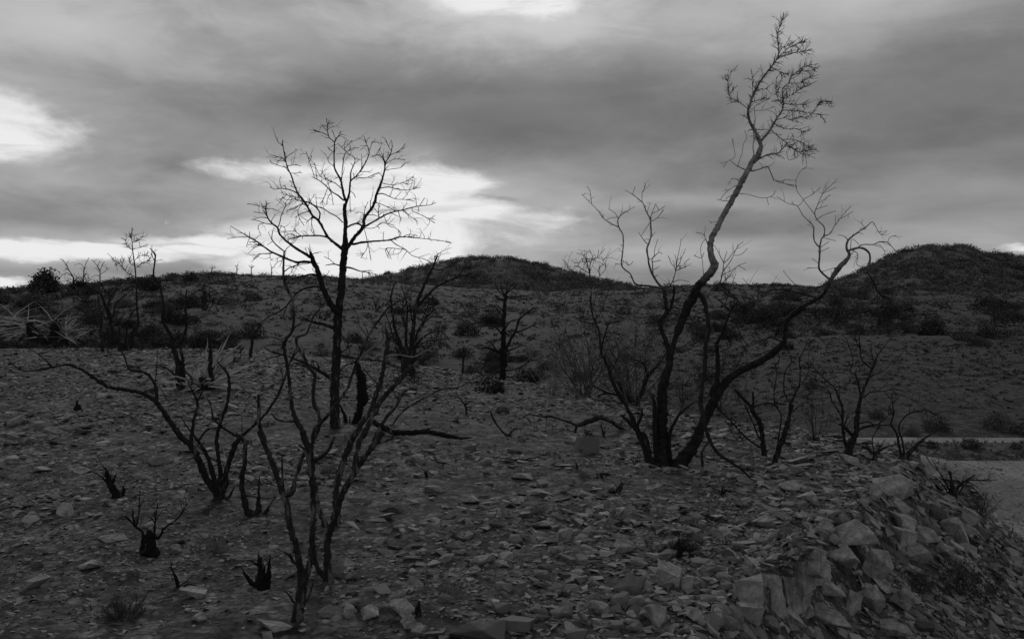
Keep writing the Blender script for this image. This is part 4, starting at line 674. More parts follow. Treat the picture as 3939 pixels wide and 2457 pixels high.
# ------------------------------------------------------------------ dead yuccas
def blade(P, wd, thick=.004, roll=0.0):
    """a keeled tapering blade along polyline P"""
    P = np.asarray(P, float); n = len(P); T = np.gradient(P, axis=0); T /= np.linalg.norm(T, axis=1)[:, None]
    V = []; 
    for i in range(n):
        t = i / (n - 1); w_ = wd * (1 - t) ** .6 * (.75 + .5 * min(1, t * 3)) + .001
        s = np.cross(T[i], [0, 0, 1.0]); s /= np.linalg.norm(s) + 1e-9; u = np.cross(s, T[i]); s, u = s * math.cos(roll) + u * math.sin(roll), u * math.cos(roll) - s * math.sin(roll)
        V += [P[i] + s * w_ / 2 + u * w_ * .12, P[i] - u * (w_ * .14 + thick), P[i] - s * w_ / 2 + u * w_ * .12, P[i] - u * w_ * .04]
    idx = np.arange(n * 4).reshape(n, 4)
    q = np.stack([idx[:-1], np.roll(idx[:-1], -1, 1), np.roll(idx[1:], -1, 1), idx[1:]], -1).reshape(-1, 4)
    return np.array(V), q
def yucca(label, fr, base, tips, extra, stumps, seed, width, depth=None):
    rng = np.random.default_rng(seed); bx, by = loc(fr, *base); d0 = depth or ground_hit(bx, by)
    root = empty('dead_yucca', P3(bx, by, d0)); tag(root, label, 'yucca'); inv = np.array(root.location)
    pxm = d0 / F / FR[fr][2]
    for k, tp in enumerate(tips):
        o_ = tp[2:4] if len(tp) > 2 else (base[0], base[1] - 20)
        A = np.array(P3(*loc(fr, *o_), d0)); dep = d0 + rng.uniform(-.35, .35) * abs(math.hypot(tp[0] - o_[0], tp[1] - o_[1])) * pxm
        B = np.array(P3(*loc(fr, tp[0], tp[1]), dep))
        Ln = np.linalg.norm(B - A); sag = np.array([0, 0, rng.uniform(-.02, .09) * Ln])
        P = [A + (B - A) * t + sag * 4 * t * (1 - t) + rng.normal(0, .012, 3) * Ln * (0 < t < 1) for t in np.linspace(0, 1, 8)]
        V, q = blade(P, width * rng.uniform(.8, 1.3), roll=rng.choice([-1, 1]) * rng.uniform(.5, 1.3)); link('leaf', mesh_np('leaf', V - inv, q, M_yucca), root)
    so = Soup()
    for _ in range(extra):
        o_ = random.Random(int(rng.integers(1e9))).choice([(t[2:4] if len(t) > 2 else (base[0], base[1] - 20)) for t in tips])
        A = np.array(P3(*loc(fr, *o_), d0)); a = rng.uniform(0, 2 * math.pi); e = rng.uniform(-.25, .8); l = rng.uniform(90, 300) * pxm
        B = A + np.array([math.cos(a) * math.cos(e), math.sin(a) * math.cos(e), math.sin(e)]) * l
        B[2] = max(B[2], tz(B[0], B[1]) + .02)
        P = [A + (B - A) * t + np.array([0, 0, .12 * l * t * (1 - t)]) for t in np.linspace(0, 1, 6)]
        V, q = blade(P, width * rng.uniform(.6, 1.1), roll=rng.uniform(-1.3, 1.3)); so.add(V, q)
    if so.n: tag(link('leaves', mesh_np('leaves', np.vstack(so.V) - inv, np.vstack(so.Q), M_yucca), root), kind='stuff')
    for st in stumps:
        raw = [tuple(float(v) for v in q.split(',')) for q in st.split()]
        sm = catmull(np.array([[*loc(fr, a, b), w_ / FR[fr][2]] for a, b, w_ in raw]), 8)
        P = np.array([P3(a, b, d0) for a, b, _ in sm]); P[0][2] = min(P[0][2], tz(P[0][0], P[0][1]) - .04)
        V, q = tube(P, sm[:, 2] / 2 / F * d0, 11, rng, .13); link('stalk', mesh_np('stalk', V - inv, q, M_char_dark, smooth=True), root)
    return root
yucca('dead yucca with dry leaves fanned flat around two burnt stalks at the left edge', '3', (440, 1155),
      [(-60, 760, 150, 930), (-90, 880, 230, 960), (-120, 930, 230, 965), (-80, 980, 230, 975), (-120, 1000, 230, 990), (-90, 1050, 230, 1000), (-60, 1090, 230, 1010), (-120, 1070, 240, 990), (10, 1110, 240, 1010), (80, 1120, 240, 1020), (-100, 960, 260, 960), (440, 960, 200, 935), (450, 1030, 270, 990), (420, 980, 230, 940), (120, 850, 135, 930), (20, 800, 110, 900),
       (320, 800, 440, 940), (640, 800, 440, 940), (610, 850, 530, 1010), (500, 940, 530, 1020), (690, 940, 540, 1040), (640, 930, 540, 1020), (725, 995, 540, 1050), (780, 1010, 600, 1100), (810, 1145, 560, 1090), (740, 1100, 560, 1080), (640, 1190, 560, 1100), (720, 1170, 560, 1095), (660, 1130, 550, 1080), (760, 1200, 580, 1110), (560, 880, 540, 1000), (400, 1150, 350, 1070)], 70,
      ['440,1160,110 445,1080,80 460,1000,62 462,955,50', '300,1110,120 280,1050,90 260,990,80 245,955,60', '340,1150,110 345,1090,90 330,1055,60', '540,1150,90 535,1095,70'], 71, .05)
yucca('dead yucca rosette with pale blades bristling from a blackened heart', '4', (1690, 640),
      [(1540, 270), (1725, 215), (1735, 300), (1920, 160), (2035, 235), (2000, 315), (1870, 400, 1700, 560), (2170, 400), (2190, 465), (2080, 662), (2140, 690), (1930, 680), (1300, 560), (1640, 440), (1300, 640), (1600, 480), (2010, 240), (1850, 250), (1960, 330), (2180, 430), (2150, 520), (1380, 590), (1960, 560), (2100, 580), (1820, 320), (1680, 430), (2020, 640), (1560, 560)], 60,
      ['1690,700,120 1690,640,130 1690,580,110 1690,540,60', '1850,690,60 1780,650,70 1720,620,60'], 72, .05)

# ------------------------------------------------------------------ stones
def hull(seed, n=12, flat_=.35, chamfer=0):
    rng = np.random.default_rng(seed); bm = bmesh.new()
    for _ in range(n):
        p = rng.uniform(-1, 1, 3); p[rng.integers(0, 2)] = rng.choice([-1, 1]) * rng.uniform(.75, 1)
        if rng.random() < .7: p[2] = rng.choice([-1, 1]) * rng.uniform(.8, 1)
        bm.verts.new((p[0] * .5, p[1] * .5 * rng.uniform(.7, 1), p[2] * .5 * flat_))
    r = bmesh.ops.convex_hull(bm, input=bm.verts)
    bmesh.ops.delete(bm, geom=[v for v in bm.verts if not v.link_faces], context='VERTS')
    if chamfer:
        bmesh.ops.dissolve_limit(bm, angle_limit=.12, verts=bm.verts, edges=bm.edges)
        bmesh.ops.bevel(bm, geom=bm.edges[:], offset=chamfer, segments=1, affect='EDGES')
    bmesh.ops.triangulate(bm, faces=bm.faces); bmesh.ops.recalc_face_normals(bm, faces=bm.faces)
    return bm
def hull_arrays(seed, n, fl):
    bm = hull(seed, n, fl); bm.verts.index_update()
    V = np.array([v.co[:] for v in bm.verts]); T = np.array([[v.index for v in f.verts] for f in bm.faces]); bm.free(); return V, T
def hull2(seed, n, dims, p=3.2, jit=.22):
    rng = np.random.default_rng(seed); bm = bmesh.new()
    for _ in range(n):
        d = rng.normal(0, 1, 3); d /= (np.abs(d) ** p).sum() ** (1 / p); d *= rng.uniform(1 - jit, 1) * .5
        bm.verts.new(Vector(d * np.array(dims)))
    bmesh.ops.convex_hull(bm, input=bm.verts)
    bmesh.ops.delete(bm, geom=[v for v in bm.verts if not v.link_faces], context='VERTS')
    return bm
VAR = [hull_arrays(500 + i, 7 + i % 3, [.15, .2, .28, .36, .5][i % 5]) for i in range(40)]
# named boulders and slabs: frame, centre x,y, width, height on the picture, thickness ratio, yaw, tilt, label
from mathutils import noise as mnoise
def rough_block(seed, n, dims, mat, disp=.02, cuts=3, cham=.03, boxy=False, upright=False):
    """an angular block with chipped edges, hollows and bedding ledges"""
    rng = np.random.default_rng(seed); big_ = max(dims)
    if boxy:
        bm = bmesh.new(); bmesh.ops.create_cube(bm, size=1)
        for v in bm.verts: v.co += Vector(rng.normal(0, .025 if disp < .005 else .11, 3)); v.co = Vector((v.co.x * dims[0], v.co.y * dims[1], v.co.z * dims[2]))
    else: bm = hull2(seed, n, [d * 1.06 for d in dims], 4.5, .25)
    bmesh.ops.dissolve_limit(bm, angle_limit=.16, verts=bm.verts, edges=bm.edges)
    bmesh.ops.bevel(bm, geom=bm.edges[:], offset=.03 * min(dims), segments=1, affect='EDGES')
    bmesh.ops.triangulate(bm, faces=bm.faces)
    for _ in range(cuts):
        L_ = [e for e in bm.edges if e.calc_length() > .055 * big_]
        if not L_: break
        bmesh.ops.subdivide_edges(bm, edges=L_, cuts=1)
        bmesh.ops.triangulate(bm, faces=bm.faces)
    bm.normal_update()
    so_ = Vector((seed * 1.37, seed * .71, 0)); k1, k2, k3 = 2.6 / big_, 7 / big_, 19 / big_
    for v in bm.verts:
        a = mnoise.noise(v.co * k1 + so_) * .7 + mnoise.noise(v.co * k2 + so_) * .9 + mnoise.noise(v.co * k3 + so_) * .45
        lay = mnoise.noise(Vector((seed * .3, 0, ((v.co.x * 1.3 + .1 * v.co.z) if upright else (v.co.z + .12 * v.co.x)) * 16 / big_))) * (1.6 if upright else .9) * (1 - abs(v.normal.z))
        v.co += v.normal * (a + lay) * disp * big_
    me = bpy.data.meshes.new('rock'); bm.to_mesh(me); bm.free(); me.materials.append(mat); return me
KEEP = []
def boulder(name, label, fr, x, y, wpx, hpx, dep, yaw_, tilt, seed, mat=None, boxy=False, sink=.25, n=18, cat='rock', dist=None, cham=.03, disp=.010):
    """centre x,y and width/height as seen; dep = depth/width ratio"""
    s = FR[fr][2]; X, Y = loc(fr, x, y); Xb, Yb = loc(fr, x, y + hpx * .42)
    d = dist or ground_hit(Xb, Yb); pm = d / F / s
    dims = (wpx * pm * 1.1, wpx * pm * dep * 1.1, hpx * pm * 1.1)
    me = rough_block(seed, n, dims, mat or M_boulder, boxy=boxy, cham=cham, disp=disp)
    p = P3(X, Y, d + dims[1] * .2)
    KEEP.append((p.x, p.y, max(dims[0], dims[1]) * .5)); o = link(name, me); o.location = p; o.rotation_euler = (R(tilt[0]), R(tilt[1]), R(yaw_)); return tag(o, label, cat)
boulder('stone_block', 'square-cut dark stone block standing on the ground before the leaning tree', 'g', 1535, 1000, 190, 165, .8, 28, (-10, 9), 3, M_slab_dark, True, cat='stone block', disp=.004)
B = 'boulder'
BANK = [
 ('d', 900, 740, 330, 330, .9, 20, (-25, 22), 'largest pale angular boulder tilted on the bank'),
 ('d', 780, 880, 280, 170, .6, -10, (10, 12), 'dark-faced ledge stone under the largest boulder'),
 ('d', 1060, 960, 230, 300, .7, 30, (0, 20), 'dark leaning slab just right of the largest boulder'),
 ('d', 1190, 330, 330, 200, .8, 12, (-5, 14), 'broad undercut slab at the brow of the bank'),
 ('d', 1060, 400, 110, 130, .7, 5, (0, 5), 'small upright block under the left end of the undercut slab'),
 ('d', 1330, 400, 150, 130, .7, 40, (0, 10), 'shadowed block under the right end of the undercut slab'),
 ('d', 1230, 490, 190, 100, .45, -32, (0, 30), 'long narrow stone sliding down below the undercut slab'),
 ('d', 1250, 630, 240, 160, .6, -20, (0, 28), 'dark tilted slab in the middle of the bank'),
 ('d', 1060, 600, 200, 130, .5, -10, (0, 12), 'finned stone with vertical splits above the largest boulder'),
 ('d', 1270, 760, 130, 150, .7, 10, (0, 8), 'upright square stone below the dark tilted slab'),
 ('d', 1460, 720, 200, 130, .6, -25, (0, 22), 'pointed slab resting right of the dark tilted slab'),
 ('d', 1400, 860, 220, 160, .5, -20, (-20, 28), 'smooth plate leaning on the lower bank'),
 ('d', 1600, 850, 150, 140, .6, 15, (0, 12), 'dark notched block at the right of the smooth plate'),
 ('d', 1690, 680, 260, 160, .5, -25, (-10, 25), 'flat sloping slab at the right foot of the bank'),
 ('d', 1760, 570, 170, 110, .5, -35, (0, 25), 'grey slab beside the road below the low charred shrub'),
 ('d', 1030, 1180, 300, 260, .7, 25, (-10, 25), 'massive rounded block in the lower bank'),
 ('d', 1260, 1220, 150, 200, .5, -30, (0, 35), 'smooth oblong stone leaning against the massive rounded block'),
 ('d', 880, 1240, 130, 200, .6, 20, (0, 10), 'upright wedge stone left of the massive rounded block'),
 ('d', 700, 1110, 250, 180, .7, 5, (0, 3), 'flat-topped bedrock step above the bottom slabs'),
 ('d', 600, 1010, 150, 150, .8, 20, (-10, 10), 'pale cube-like stone perched on the bedrock step'),
 ('d', 1080, 1090, 190, 70, .6, -20, (0, 25), 'thin plate wedged above the massive rounded block'),
 ('d', 720, 1380, 320, 190, .6, -20, (0, 25), 'long slab running down to the bottom edge of the picture'),
 ('d', 1210, 1450, 260, 150, .7, -10, (0, 15), 'broad stone cut by the bottom edge right of the long slab'),
 ('d', 540, 1320, 100, 110, .8, 30, (10, 0), 'small pointed stone left of the long slab'),
 ('d', 690, 660, 130, 100, .7, -15, (0, 20), 'tilted cobble upslope of the largest boulder'),
 ('d', 200, 600, 160, 110, .8, 10, (-10, 5), 'pale rounded stone on the terrace near the brow'),
 ('d', 600, 420, 260, 110, .7, 10, (-6, 8), 'flat flagstone under the hanging limb tip'),
 ('d', 520, 680, 150, 130, .8, 20, (0, 18), 'rounded dark cobble above the bedrock face'),
 ('d', 470, 240, 150, 90, .7, -25, (0, 20), 'sloping stone upslope of the flagstone'),
 ('d', 400, 330, 200, 90, .7, 5, (-5, 5), 'pale flat stone left of the flagstone'),
 ('d', 840, 140, 180, 90, .6, -15, (0, 15), 'dark smooth rock at the foot of the upswept shrub'),
 ('d', 480, 130, 180, 80, .7, -5, (0, 5), 'low smooth rock between the thin leaning shrub and the upswept shrub'),
 ('d', 1330, 165, 110, 60, .7, 0, (0, 10), 'low rounded rock at the terrace corner by the road'),
 ('d', 90, 980, 140, 110, .7, -20, (0, 20), 'smooth stone left of the bedrock face'),
 ('d', 70, 1150, 160, 210, .7, 5, (0, 6), 'square bank stone left of the bedrock face'),
 ('d', 80, 1310, 150, 130, .7, -5, (0, 4), 'dark bank stone under the square one'),
 ('e', 270, 1450, 520, 170, .7, 5, (-14, 3), 'large smooth dark slab cut by the bottom edge'),
 ('e', 590, 1400, 180, 90, .7, -5, (0, 8), 'squared grey stone right of the large smooth dark slab'),
 ('e', 470, 1280, 140, 80, .7, 10, (0, 5), 'pale rounded stone above the large smooth dark slab'),
 ('6', 1190, 1320, 230, 110, .7, 25, (-18, -12), 'pale tilted slab near the foot of the nearest shrub'),
 ('6', 1420, 1275, 200, 110, .7, -5, (-14, 4), 'pale oval slab beside the short burnt peg'),
 ('6', 1470, 1390, 140, 120, .7, -30, (-10, 22), 'rounded slab below the short burnt peg'),
 ('6', 1560, 1450, 150, 110, .7, -20, (-10, 14), 'angular slab at the bottom left of the large dark one'),
 ('6', 470, 1420, 260, 80, .6, -8, (-5, 10), 'long flat stone at the foot of the nearest shrub'),
 ('5', 1600, 1130, 230, 110, .8, 15, (-12, 5), 'pale flat slab in the left foreground'),
 ('5', 1650, 1320, 160, 90, .6, -25, (-10, 12), 'oblong smooth stone below the pale flat slab'),
 ('5', 940, 670, 240, 90, .8, 10, (-12, 5), 'pale slab left of the three-stemmed stump'),
 ('5', 560, 430, 160, 190, .5, 0, (-35, 5), 'leaning triangular slab at the left'),
 ('5', 300, 1040, 200, 140, .5, 10, (-35, 0), 'wedge slab set point-down in the left foreground'),
 ('5', 650, 115, 190, 70, .8, 10, (-10, 6), 'flat slab behind the splayed stump'),
 ('5', 355, 100, 150, 60, .8, -5, (-8, 4), 'flat dark-edged slab at the far left'),
 ('5', 260, 520, 160, 70, .7, -10, (-8, 8), 'pale lens-shaped stone at the left edge'),
 ('5', 740, 900, 180, 90, .8, 0, (-14, 5), 'mottled stone below the pale slab'),
 ('5', 1460, 770, 110, 90, .7, 0, (-12, 6), 'rounded stone right of the three-stemmed stump'),
 ('e', 1430, 800, 190, 120, .7, -15, (-12, 16), 'pale plate before the black bush'),
 ('e', 940, 720, 150, 110, .7, 15, (-22, -5), 'dark tilted plate in the middle of the stones'),
 ('e', 1740, 1040, 190, 170, .7, -25, (0, 20), 'pointed block left of the small cube stone'),
 ('e', 1885, 1090, 95, 105, .8, 20, (0, 6), 'small cube stone on the bank'),
 ('e', 1640, 1340, 230, 170, .7, 20, (0, 16), 'dark rounded block low on the bank'),
 ('e', 1960, 1330, 130, 110, .8, 10, (-8, 10), 'pale blocky stone low on the bank'),
 ('e', 1080, 1360, 160, 110, .6, -25, (-10, 20), 'pointed plate at the bottom centre'),
 ('e', 760, 640, 170, 80, .8, 12, (-10, 4), 'broad plate above the dark tilted plate'),
 ('e', 620, 265, 180, 55, .8, 0, (-5, 3), 'flat slab below the thin stick'),
 ('e', 780, 390, 210, 60, .7, 0, (-4, 2), 'low dark slab left of the tilted black stub'),
 ('e', 330, 910, 220, 80, .7, 10, (-4, -8), 'dark ledge stone at the right of the shrubs'),
 ('e', 210, 440, 160, 70, .8, 8, (-10, -6), 'tilted plate right of the charred shrubs'),
 ('g', 630, 470, 110, 80, .7, 0, (-10, 5), 'pale hump stone at the terrace rim below the lone snag'),
 ('g', 800, 490, 100, 60, .4, 25, (0, -30), 'pale blade of stone propped at the terrace rim'),
]
for i, (fr, x, y, wp, hp, dp, yw, tl, lab) in enumerate(BANK):
    dark_or_shaded = 'dark' in lab and 'smooth dark' in lab or 'shadowed' in lab  # shadowed block takes the dark stone: its shade is put into the colour
    boulder('rock', lab, fr, x, y, wp, hp, dp, yw, tl, 1000 + i * 7, M_slab_dark if dark_or_shaded else M_boulder, boxy=('cube' in lab or 'square' in lab), n=11, cham=.02)
# scatter: many small chips, fewer cobbles, thicker towards the bank
def scatter(n, dmin, dmax, smin, smax, pw, dens, jx=.66):
    d = np.sqrt(NP.uniform(dmin ** 2, dmax ** 2, n)); x = NP.uniform(-jx, jx, n) * d
    s = smin * (smax / smin) ** (NP.random(n) ** pw)
    keep = NP.random(n) < dens(x, d); return x[keep], d[keep], s[keep]
def on_terrace(x, y):
    sd = sdist(x, y); return sd, (sd < 1.35) | ((y > 12) & (sd < 3.0))
def dens_fine(x, y):
    sd, ok = on_terrace(x, y); c = np.clip(.55 + 1.2 * fbm(x, y, .55, 3) + 1.1 * fbm(x + 5, y + 31, .17, 2), .10, 1)
    return np.where(ok, c, np.clip(.75 - (sd - 1.35) * .55, .05, 1) * (y < 15))
def dens_big(x, y):
    sd, ok = on_terrace(x, y); c = np.clip(.36 + 1.6 * fbm(x + 40, y, .45, 3) + 1.0 * fbm(x + 15, y + 3, .16, 2), .04, 1)
    nb = np.exp(-np.maximum(-sd, 0) / .9) * (y < 12.5) * (x > 0)
    return np.where(ok, np.clip(c + .8 * nb, 0, 1), 0)
def dens_bank(x, y):
    sd = sdist(x, y); return np.clip(1.25 - np.abs(sd - .35) / 1.1, 0, 1) * (y < 12.5) * (x > .2)
S = [scatter(60000, 3.6, 10.5, .010, .045, 1.2, dens_fine, .6), scatter(62000, 9, 25, .028, .105, 1.3, dens_fine, .6), scatter(11000, 3.8, 10, .04, .14, 1.5, dens_big), scatter(15000, 8, 25, .07, .22, 1.8, dens_big), scatter(700, 3.6, 20, .13, .30, 1.8, lambda x, y: dens_big(x, y) * .4), scatter(30000, 3.6, 12.5, .022, .16, 1.5, dens_bank, .66)]
sx, sy, ss = [np.concatenate([a[i] for a in S]) for i in range(3)]
u_ = CX + sx / sy * F; v_ = HY + (H - terrain(sx, sy, False)) / sy * F
clear_ = np.ones(len(sx), bool)
for kx, ky, kr in KEEP: clear_ &= ((sx - kx) ** 2 + (sy - ky) ** 2 > (kr * .95) ** 2) | (NP.random(len(sx)) < .06)
vis = clear_ & (u_ > -200) & (u_ < 4140) & (v_ < 2620); sx, sy, ss = sx[vis], sy[vis], ss[vis]
sz = terrain(sx, sy)
e_ = .06; gx = (terrain(sx + e_, sy) - sz) / e_; gy = (terrain(sx, sy + e_) - sz) / e_
n_ = len(sx); yaw = NP.uniform(0, 6.283, n_); tx = NP.normal(0, .17, n_); ty = NP.normal(0, .17, n_); tint = NP.random(n_) ** 1.2
app = ss / sy
inframe = (u_[vis] > 40) & (u_[vis] < 3900) & (v_[vis] < 2420)
order = np.argsort(-(app * inframe)); big = order[:262]; rest = np.setdiff1d(np.arange(n_), big)
def rot(i, vi):
    nrm = Vector((-gx[i] * .8 + tx[i], -gy[i] * .8 + ty[i], 1)).normalized()
    return (nrm.to_track_quat('Z', 'Y').to_matrix() @ Matrix.Rotation(yaw[i], 3, 'Z'))
BIGM = []
for i in range(16):
    bm = hull2(900 + i, 17, (1, .85, [.28, .4, .5, .65][i % 4]), 4.0); bmesh.ops.dissolve_limit(bm, angle_limit=.15, verts=bm.verts, edges=bm.edges); bmesh.ops.bevel(bm, geom=bm.edges[:], offset=.018, segments=1, affect='EDGES'); bmesh.ops.triangulate(bm, faces=bm.faces); me = bpy.data.meshes.new('stone'); bm.to_mesh(me); bm.free(); me.materials.append(M_stone_i); BIGM.append(me)
for c, i in enumerate(big):
    o = link('stone', BIGM[c % 16], ground); m = rot(i, 0).to_4x4(); s = ss[i]
    o.matrix_world = Matrix.Translation((sx[i], sy[i], sz[i] + s * .06)) @ m @ Matrix.Diagonal((s * random.uniform(.8, 1.25), s * random.uniform(.7, 1.1), s, 1))
rub = Soup(); vid = NP.integers(0, len(VAR), n_)
for k in range(len(VAR)):
    ii = rest[vid[rest] == k]
    if not len(ii): continue
    V, T = VAR[k]
    Rm = np.array([rot(i, k) for i in ii])
    sc3 = ss[ii][:, None] * np.stack([NP.uniform(.8, 1.3, len(ii)), NP.uniform(.7, 1.1, len(ii)), np.ones(len(ii))], 1)
    W = np.einsum('nij,nvj->nvi', Rm, V[None] * sc3[:, None, :]) + np.stack([sx[ii], sy[ii], sz[ii] + ss[ii] * .05], 1)[:, None, :]
    off = (np.arange(len(ii)) * len(V))[:, None, None]
    rub.V.append(W.reshape(-1, 3)); rub.Q.append((T[None] + off).reshape(-1, 3) + rub.n); rub.n += len(ii) * len(V); rub.T.append(np.repeat(tint[ii], len(V)))
gx_ = NP.uniform(3.5, 12, 26000); gy_ = NP.uniform(6, 15, 26000); gs = NP.uniform(.008, .035, 26000); kk = (sdist(gx_, gy_) > 1.2) & (gx_ / gy_ < .62) & (NP.random(26000) < np.clip(.25 + 1.3 * fbm(gx_, gy_, .8, 3) + .5 * np.exp(-(sdist(gx_, gy_) - 1.2)), .04, 1)); gx_, gy_, gs = gx_[kk], gy_[kk], gs[kk]
V, T = VAR[1]; a_ = NP.uniform(0, 6.28, len(gx_)); W = np.stack([V[None, :, 0] * np.cos(a_)[:, None] - V[None, :, 1] * np.sin(a_)[:, None], V[None, :, 0] * np.sin(a_)[:, None] + V[None, :, 1] * np.cos(a_)[:, None], np.repeat(V[None, :, 2], len(a_), 0)], -1) * gs[:, None, None] + np.stack([gx_, gy_, terrain(gx_, gy_) + .022], 1)[:, None, :]
gv = Soup(); gv.add(W.reshape(-1, 3), (T[None] + (np.arange(len(gx_)) * len(V))[:, None, None]).reshape(-1, 3)); gv.T.append(np.repeat(NP.random(len(gx_)), len(V)))
tag(link('gravel', gv.mesh('gravel', M_stone), road), kind='stuff')
tag(link('rubble', rub.mesh('rubble', M_stone), ground), kind='stuff')
print('rubble tris', sum(len(q) for q in rub.Q), 'ground quads', len(Q))

# bedrock face: jointed blocks in the cut bank
bx0, by0 = loc('d', 270, 1360); bd = ground_hit(*loc('d', 300, 1270)); bed = empty('bedrock_outcrop', P3(bx0, by0, bd)); tag(bed, 'vertical jointed bedrock face in the lower bank with a dark crack', 'bedrock')
for i, (x, y, wp, hp) in enumerate([(200, 1150, 150, 380), (330, 1130, 130, 400), (440, 1000, 130, 330), (530, 900, 100, 260), (170, 1290, 80, 200), (290, 1320, 120, 150), (120, 1230, 90, 220), (395, 1180, 80, 260)]):
    pm = bd / F / 1.99727; me = rough_block(1700 + i, 16, (wp * pm * 1.08, .28, hp * pm), M_boulder, boxy=True, disp=.022, cuts=4, upright=True)
    o = link('bedrock_block', me, bed); o.location = np.array(P3(*loc('d', x, y), bd + .10 + .05 * ((i * 2) % 3))) - np.array(bed.location); o.rotation_euler = (R(random.uniform(-10, 2)), R(random.uniform(-5, 6)), R(random.uniform(8, 34)))

cap = Soup(); rc = np.random.default_rng(91)     # loose chips lying on top of the ledge
for x, y, wp, hp in [(200, 965, 150, 0), (330, 935, 130, 0), (440, 840, 130, 0), (530, 775, 100, 0)]:
    for _ in range(45):
        p = np.array(P3(*loc('d', x + rc.uniform(-.6, .6) * wp, y), bd + .1)); p += np.array([0, rc.uniform(-.1, .3), rc.uniform(-.02, .05)]); V, T = VAR[int(rc.integers(0, 40))]; q_ = Euler(rc.normal(0, .4, 3) + np.array([0, 0, rc.uniform(0, 6)])).to_matrix()
        cap.add((V * rc.uniform(.025, .10)) @ np.array(q_).T + p - np.array(bed.location), T, rc.random())
tag(link('rubble', cap.mesh('rubble', M_stone), bed), kind='stuff')
# ------------------------------------------------------------------ weeds, litter
gr = Soup()
def tuft(x, y, h, nb, spread, t, w_=.003):
    z = tz(x, y) - .005
    for _ in range(nb):
        a = random.uniform(0, 6.283); l = h * random.uniform(.5, 1.1); lean = random.uniform(.2, 1.0) * spread
        p = np.array([x + random.gauss(0, h * .12), y + random.gauss(0, h * .12), z]); d = np.array([math.cos(a) * lean, math.sin(a) * lean, 1.0]); d /= np.linalg.norm(d)
        q_ = p + d * l * .55; e = d + np.array([math.cos(a) * .6, math.sin(a) * .6, -.5]) * spread; e /= np.linalg.norm(e); r_ = q_ + e * l * .45
        s = np.array([-math.sin(a), math.cos(a), 0]) * w_
        V = np.array([p - s, p + s, q_ + s * .8, q_ - s * .8, r_ + s * .2, r_ - s * .2]); gr.add(V, [[0, 1, 2, 3], [3, 2, 4, 5]], t)
xs, ys, _ = scatter(2600, 4, 22, .1, .2, 1, lambda x, y: np.where(sdist(x, y) < .3, np.clip(.25 + 2.2 * fbm(x + 70, y, .6, 3), 0, 1), 0))
for x, y in zip(xs, ys): tuft(x, y, random.uniform(.03, .10), 7, random.uniform(.8, 1.6), random.random(), .0022 + .0002 * y)
for _ in range(900):
    x, y = random.uniform(3, 9), random.uniform(7, 15.2); sd_ = float(sdist(np.array([x]), np.array([y]))[0])
    if .8 < sd_ < 1.9 or (y > 14.9 and sd_ > 0): tuft(x, y, random.uniform(.04, .14), 7, random.uniform(.6, 1.2), random.random(), .004)
for _ in range(260):
    x, y = random.uniform(6, 11.5), random.uniform(15.0, 16.8); tuft(x, y, random.uniform(.05, .14), 8, .8, random.random(), .006)
tag(link('dry_weeds', gr.mesh('dry_weeds', M_dry)), 'short dry weeds and grass wisps scattered between the stones', 'weeds', kind='stuff')
li = Soup(); rng = np.random.default_rng(77)
xs, ys, _ = scatter(2500, 3.8, 20, .1, .2, 1, lambda x, y: np.where(sdist(x, y) < .8, np.clip(.4 + 1.5 * fbm(x + 20, y + 50, .7, 3), 0, 1), 0))
for x, y in zip(xs, ys):
    l = random.uniform(.03, .16); a = random.uniform(0, 6.283); z = tz(x, y) + .02
    P = np.array([[x + math.cos(a) * l * t + random.gauss(0, .006), y + math.sin(a) * l * t + random.gauss(0, .006), z + random.uniform(0, .03)] for t in (0, .35, .7, 1)])
    V, q = tube(P, [.0035, .003, .0025, .0015], 4, cap=False); li.add(V, q)
tag(link('twig_litter', li.mesh('twig_litter', M_grey_twig)), 'broken burnt twigs littering the stony ground', 'litter', kind='stuff')

# leafless and leafy bushes
def bush_mesh(seed, nl, rx, rz, leaf, mat, stems=5):
    rng = np.random.default_rng(seed); so = Soup()
    lob = rng.normal(0, 1, (5, 3)); lob /= np.linalg.norm(lob, axis=1)[:, None]
    for _ in range(nl):
        d = rng.normal(0, 1, 3); d[2] = abs(d[2]); d /= np.linalg.norm(d)
        k = 1 + .6 * np.max(lob @ d) - .42 + rng.normal(0, .12); r = k * rng.random() ** .3
        p = np.array([d[0] * rx * r, d[1] * rx * r, d[2] * rz * r + .03 * rz])
        a = rng.normal(0, 1, 3); a /= np.linalg.norm(a); b = np.cross(a, rng.normal(0, 1, 3)); b /= np.linalg.norm(b) + 1e-9
        l = leaf * rng.uniform(.6, 1.4); V = np.array([p - a * l, p + b * l * .45, p + a * l, p - b * l * .45]); so.add(V, [[0, 1, 2, 3]], rng.random())
    return so.mesh('foliage', mat)
def wire_mesh(seed, n, rx, rz, mat, r0=.008, lev=2):
    rng = np.random.default_rng(seed); so = Soup()
    for _ in range(n):
        a = rng.uniform(0, 6.283); e = rng.uniform(.5, 1.45); d = np.array([math.cos(a) * math.cos(e) * rx / rz, math.sin(a) * math.cos(e) * rx / rz, math.sin(e)]); l = rz * rng.uniform(.6, 1.1)
        pts = [np.array([rng.normal(0, .04 * rx), rng.normal(0, .04 * rx), -.05])]
        for j in range(5): d = d + rng.normal(0, .18, 3); pts.append(pts[-1] + d / np.linalg.norm(d) * l / 5)
        P = np.array(pts); rr = np.linspace(r0, r0 * .35, 6); V, q = tube(P, rr, 4, cap=False); so.add(V, q)
        add_twigs(so, P, rr, rng, (9 / rz, .15 * rz, .45 * rz, .3, .3, .5, r0 * .55, lev))
    return so.mesh('stems', mat)
